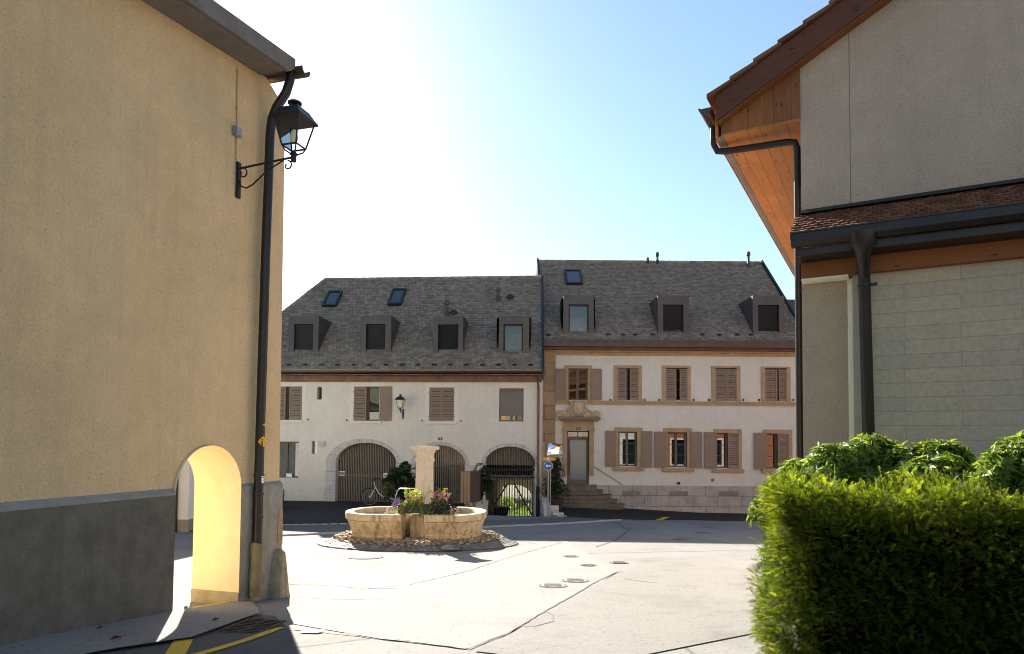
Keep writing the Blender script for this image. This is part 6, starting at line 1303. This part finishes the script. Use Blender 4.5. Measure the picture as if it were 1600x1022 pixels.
# low wall between passage and forecourt, with pale coping stones
wl_ = [G(862, 808)]; xw = 1.22; y1, y0 = 27.5, 25.3
lw_ = thing('low_stone_wall', 'low sloping stone wall with pale coping beside the passage gate and sign', 'wall', (xw, y0, gz(xw+.3, y0)))
mb = MB(); zA = P(850, 776, y1)[2]-gz(xw+.3, y0); mb.add([(0, 0, -.6), (.26, 0, -.6), (.26, y1-y0, -.6), (0, y1-y0, -.6), (0, 0, .18), (.26, 0, .18), (.26, y1-y0, zA), (0, y1-y0, zA)], [(3, 2, 1, 0), (4, 5, 6, 7), (0, 1, 5, 4), (1, 2, 6, 5), (2, 3, 7, 6), (3, 0, 4, 7)]); part('wall_body', mb, m_lime, lw_)
for k, (px, py, Yk, l_) in enumerate(((866, 790, 25.9, .34), (872, 801, 25.4, .42), (878, 807.5, 24.9, .36))):
    q = P(px, py, Yk); mb = MB(); x_, y_ = q[0]-xw, q[1]-y0; z_ = gz(q[0], q[1])-gz(xw+.3, y0); mb.box(x_-l_/2, x_+l_/2, y_-.13, y_+.13, -.25, max(z_+.02, q[2]-gz(xw+.3, y0))); part('coping_stone', mb, m_lime, lw_, bevel=.015)
# dark car parked beyond the yellow house
cy0 = 22.6; cxr = P(447.5, 780, cy0+4.0)[0]; zg = gz(cxr, 24); cr_ = thing('parked_car', 'dark brown car whose rear corner shows beyond the yellow house', 'car', (cxr-.90, cy0, zg))
secs = [(-.02, .62, .40, .62), (.08, .82, .24, .86), (.45, .89, .20, .95), (1.0, .90, .18, .95), (2.6, .90, .18, .92), (3.5, .88, .2, .84), (4.1, .80, .26, .72), (4.3, .60, .36, .6)]
vs = []; n = 12
for y, hw, zb, zt in secs:
    for k in range(n):
        a = 2*math.pi*(k+.5)/n; ex = .5; ca, sa = math.cos(a), math.sin(a); vs.append((hw*math.copysign(abs(ca)**ex, ca), y, (zb+zt)/2+(zt-zb)/2*math.copysign(abs(sa)**ex, sa)))
mb = MB(); mb.add(vs, [(j*n+i, j*n+(i+1) % n, (j+1)*n+(i+1) % n, (j+1)*n+i) for j in range(len(secs)-1) for i in range(n)]+[tuple(range(n)), tuple(range(len(vs)-n, len(vs)))]); body = part('body', mb, m_car, cr_, smooth=True)
secs = [(.25, .62, .93), (.75, .60, 1.36), (1.2, .60, 1.45), (2.0, .60, 1.44), (3.0, .68, .92)]
mb = MB(); vs = []
for y, hw, zt in secs: vs += [(-.80, y, .86), (.80, y, .86), (hw, y, zt), (-hw, y, zt)]
mb.add(vs, [(j*4+i, j*4+(i+1) % 4, (j+1)*4+(i+1) % 4, (j+1)*4+i) for j in range(4) for i in range(4)]+[(0, 1, 2, 3), (16, 17, 18, 19)]); part('cabin', mb, m_car, cr_, bevel=.03)
mb = MB(); mb.add([(.785, .8, .93), (.785, 2.6, .93), (.635, 2.3, 1.33), (.635, .95, 1.33)], [(0, 1, 2, 3)]); mb.add([(-.785, .8, .93), (-.785, 2.6, .93), (-.635, 2.3, 1.33), (-.635, .95, 1.33)], [(0, 1, 2, 3)]); mb.v = [(x*1.012, y, z) for x, y, z in mb.v]; part('side_window', mb, NT('car_glass').fin((.01, .01, .012), .03, .8), cr_)
for sx_ in (-1, 1):
    for y in (.85, 3.45):
        mb = MB(); mb.torus((sx_*.82, y, .32), .235, .085, 'x', 26, 10); wh = part('wheel', mb, m_rub, cr_, smooth=True); mb = MB(); mb.add([(sx_*.87, y+.17*math.cos(2*math.pi*i/20), .32+.17*math.sin(2*math.pi*i/20)) for i in range(20)], [tuple(range(20))]); 
        for k in range(5): a = 2*math.pi*k/5; mb.tube([(sx_*.90, y, .32), (sx_*.90, y+.17*math.cos(a), .32+.17*math.sin(a))], .022, 5)
        part('rim', mb, m_alu, wh)
    mb = MB(); mb.box(sx_*.62-.16, sx_*.62+.16, .02, .1, .66, .80); part('tail_light', mb, simple('red_lens', (.25, .01, .01), .2, .6), cr_, bevel=.02)
# white house seen through the archway
wc = P(293, 836, 17.6); wz = gz(wc[0], wc[1])-.3; wh_ = thing('white_corner_house', 'white rendered house corner with a dark downpipe, seen through the archway', 'house', (wc[0], wc[1], wz))
mb = MB(); mb.box(-5, 0, 0, 3, .3, 4.3); part('wall', mb, m_wht, wh_); mb = MB(); mb.box(-5.02, .02, -.02, 3.02, 0, .62); part('plinth', mb, m_gr, wh_); mb = MB(); mb.prism([(-5.1, 4.31), (.05, 4.31), (.05, 4.4), (-2.5, 5.2), (-5.1, 4.4)], -.1, 3.1); part('roof', mb, m_tile_y, wh_)
mb = MB(); mb.tube([(-.30, -.06, .05), (-.30, -.06, 4.2)], .05, 10); part('downpipe', mb, m_pipe, wh_, smooth=True)
# garden behind the passage
gzv = -4.32; c = P(803, 800, 46)
ld = MB(); ld.box(-8, 8, 37.9, 58, gzv-.1, gzv+.03); struct(part('lawn', ld, m_lawn))
Lg = Leaves(); n = 9000; p = np.stack([rng.uniform(-3, 4, n), 38+rng.random(n)**1.3*12, np.full(n, gzv+.02)], 1); d = unit(rng.normal(0, .35, (n, 3))+[0, 0, 1]); l = rng.uniform(.12, .5, n); Lg.quads(p, p+d*l[:, None], perp(d)[0], np.full(n, .03), rng.random(n)); stuff(Lg.build('tall_grass', m_grassl))
c = P(787, 780, 42); bush('garden_shrub', 'sunlit green shrub seen through the passage gate, left of the bench', 'shrub', (c[0], c[1], gzv), (.8, .6, P(787, 774, 42)[2]-gzv), 200, m_lime_l, .13, .06, 6, None, 8, seed=71)
gw_ = thing('garden_wall', 'white boarded garden wall beyond the passage, behind the bench', 'wall', (-1, 50, gzv)); mb = MB(); mb.box(-6, 8, 0, .25, 0, 4.6); part('wall_body', mb, m_wht, gw_); mb = MB()
for k in range(60): mb.box(-6+k*.235, -6+k*.235+.03, -.03, -.001, .1, 4.5)
part('boards', mb, m_zincl, gw_)
a, b = P(801, 784, 44), P(832, 784, 44); bn = thing('garden_bench', 'dark long bench on a stone base on the lawn beyond the passage', 'bench', ((a[0]+b[0])/2, 44, gzv)); w_ = (b[0]-a[0])/2; zz = P(815, 783, 44)[2]-gzv
mb = MB(); mb.box(-w_, w_, -.25, .25, zz-.12, zz+.06); part('seat', mb, m_slatd, bn)
for x in (-w_*.7, w_*.5): mb = MB(); mb.box(x-.1, x+.1, -.2, .2, 0, zz-.121); part('leg', mb, m_lime, bn)
c = FL.W(L2u if False else FL.L(779, 800, 5)[0], 5.0, 0); bx = thing('wheelie_bin', 'dark bin standing inside the passage behind the slatted gate', 'bin', (c[0], c[1], gz(0, c[1]))); bh = P(779, 794, c[1])[2]-gz(0, c[1])
mb = MB(); mb.add([(-.42, -.3, .08), (.42, -.3, .08), (.42, .3, .08), (-.42, .3, .08), (-.5, -.36, bh), (.5, -.36, bh), (.5, .36, bh), (-.5, .36, bh)], [(3, 2, 1, 0), (4, 5, 6, 7), (0, 1, 5, 4), (1, 2, 6, 5), (2, 3, 7, 6), (3, 0, 4, 7)]); part('bin_body', mb, m_black, bx, bevel=.03); mb = MB(); mb.box(-.53, .53, -.39, .39, bh+.002, bh+.06); part('lid', mb, m_black, bx, bevel=.02)
for x in (-.4, .4): mb = MB(); mb.torus((x, .25, .09), .06, .03, 'x', 16, 6); part('wheel', mb, m_rub, bx)
# ================================================================== houses behind the viewer (mirrored in the windows)
def opposite(label, x0, x1, y, H, mat, cols, rows, name):
    t = thing(name, label, 'house', ((x0+x1)/2, y, -2.6)); w_ = (x1-x0)/2; hol = []; cw = 2*w_/cols
    for r_ in range(rows):
        for c_ in range(cols): u = -w_+cw*(c_+.5); hol.append((u-.5, u+.5, 1.2+2.8*r_, 2.8+2.8*r_))
    mb = slab([(-w_, 0), (w_, 0), (w_, H), (-w_, H)], [rhole(*q) for q in hol], 0, .35); mb.v = [(-a, -b, c) for a, b, c in mb.v]; part('wall', mb, mat, t)
    for q in hol:
        f_ = MB(); f_.box(-q[1]-.12, -q[0]+.12, -.001, .03, q[2]-.12, q[2]-.001); f_.box(-q[1]-.12, -q[0]+.12, -.001, .03, q[3]+.001, q[3]+.12); f_.box(-q[1]-.12, -q[1]-.001, -.001, .03, q[2]-.001, q[3]+.001); f_.box(-q[0]+.001, -q[0]+.12, -.001, .03, q[2]-.001, q[3]+.001); wo = part('window', f_, m_signw, t)
        g = MB(); g.box(-q[1], -q[0], -.22, -.2, q[2], q[3]); part('pane', g, NT('dark_pane').fin((.02, .025, .03), .05, .6), wo)
    rf = MB(); rf.xprism([(.6, H-.2), (.6, H), (-2.7, H+2.4), (-5.6, H), (-5.6, H-.2)], -w_+.01, w_-.01); part('roof', rf, m_tile_r, t)
    b_ = MB(); b_.box(-w_, w_, -5, -.36, 0, H-.22); part('rear_wall', b_, mat, t); return t
opposite('orange house with white window frames, mirrored in the lower windows of the stone trimmed house', 9.75, 21, 15.6, 8.2, m_oran, 5, 2, 'orange_house')
opposite('white house beside the orange one, mirrored in the left windows of the stone trimmed house', 7.0, 9.7, 15.7, 7.0, m_wht, 2, 2, 'white_house')
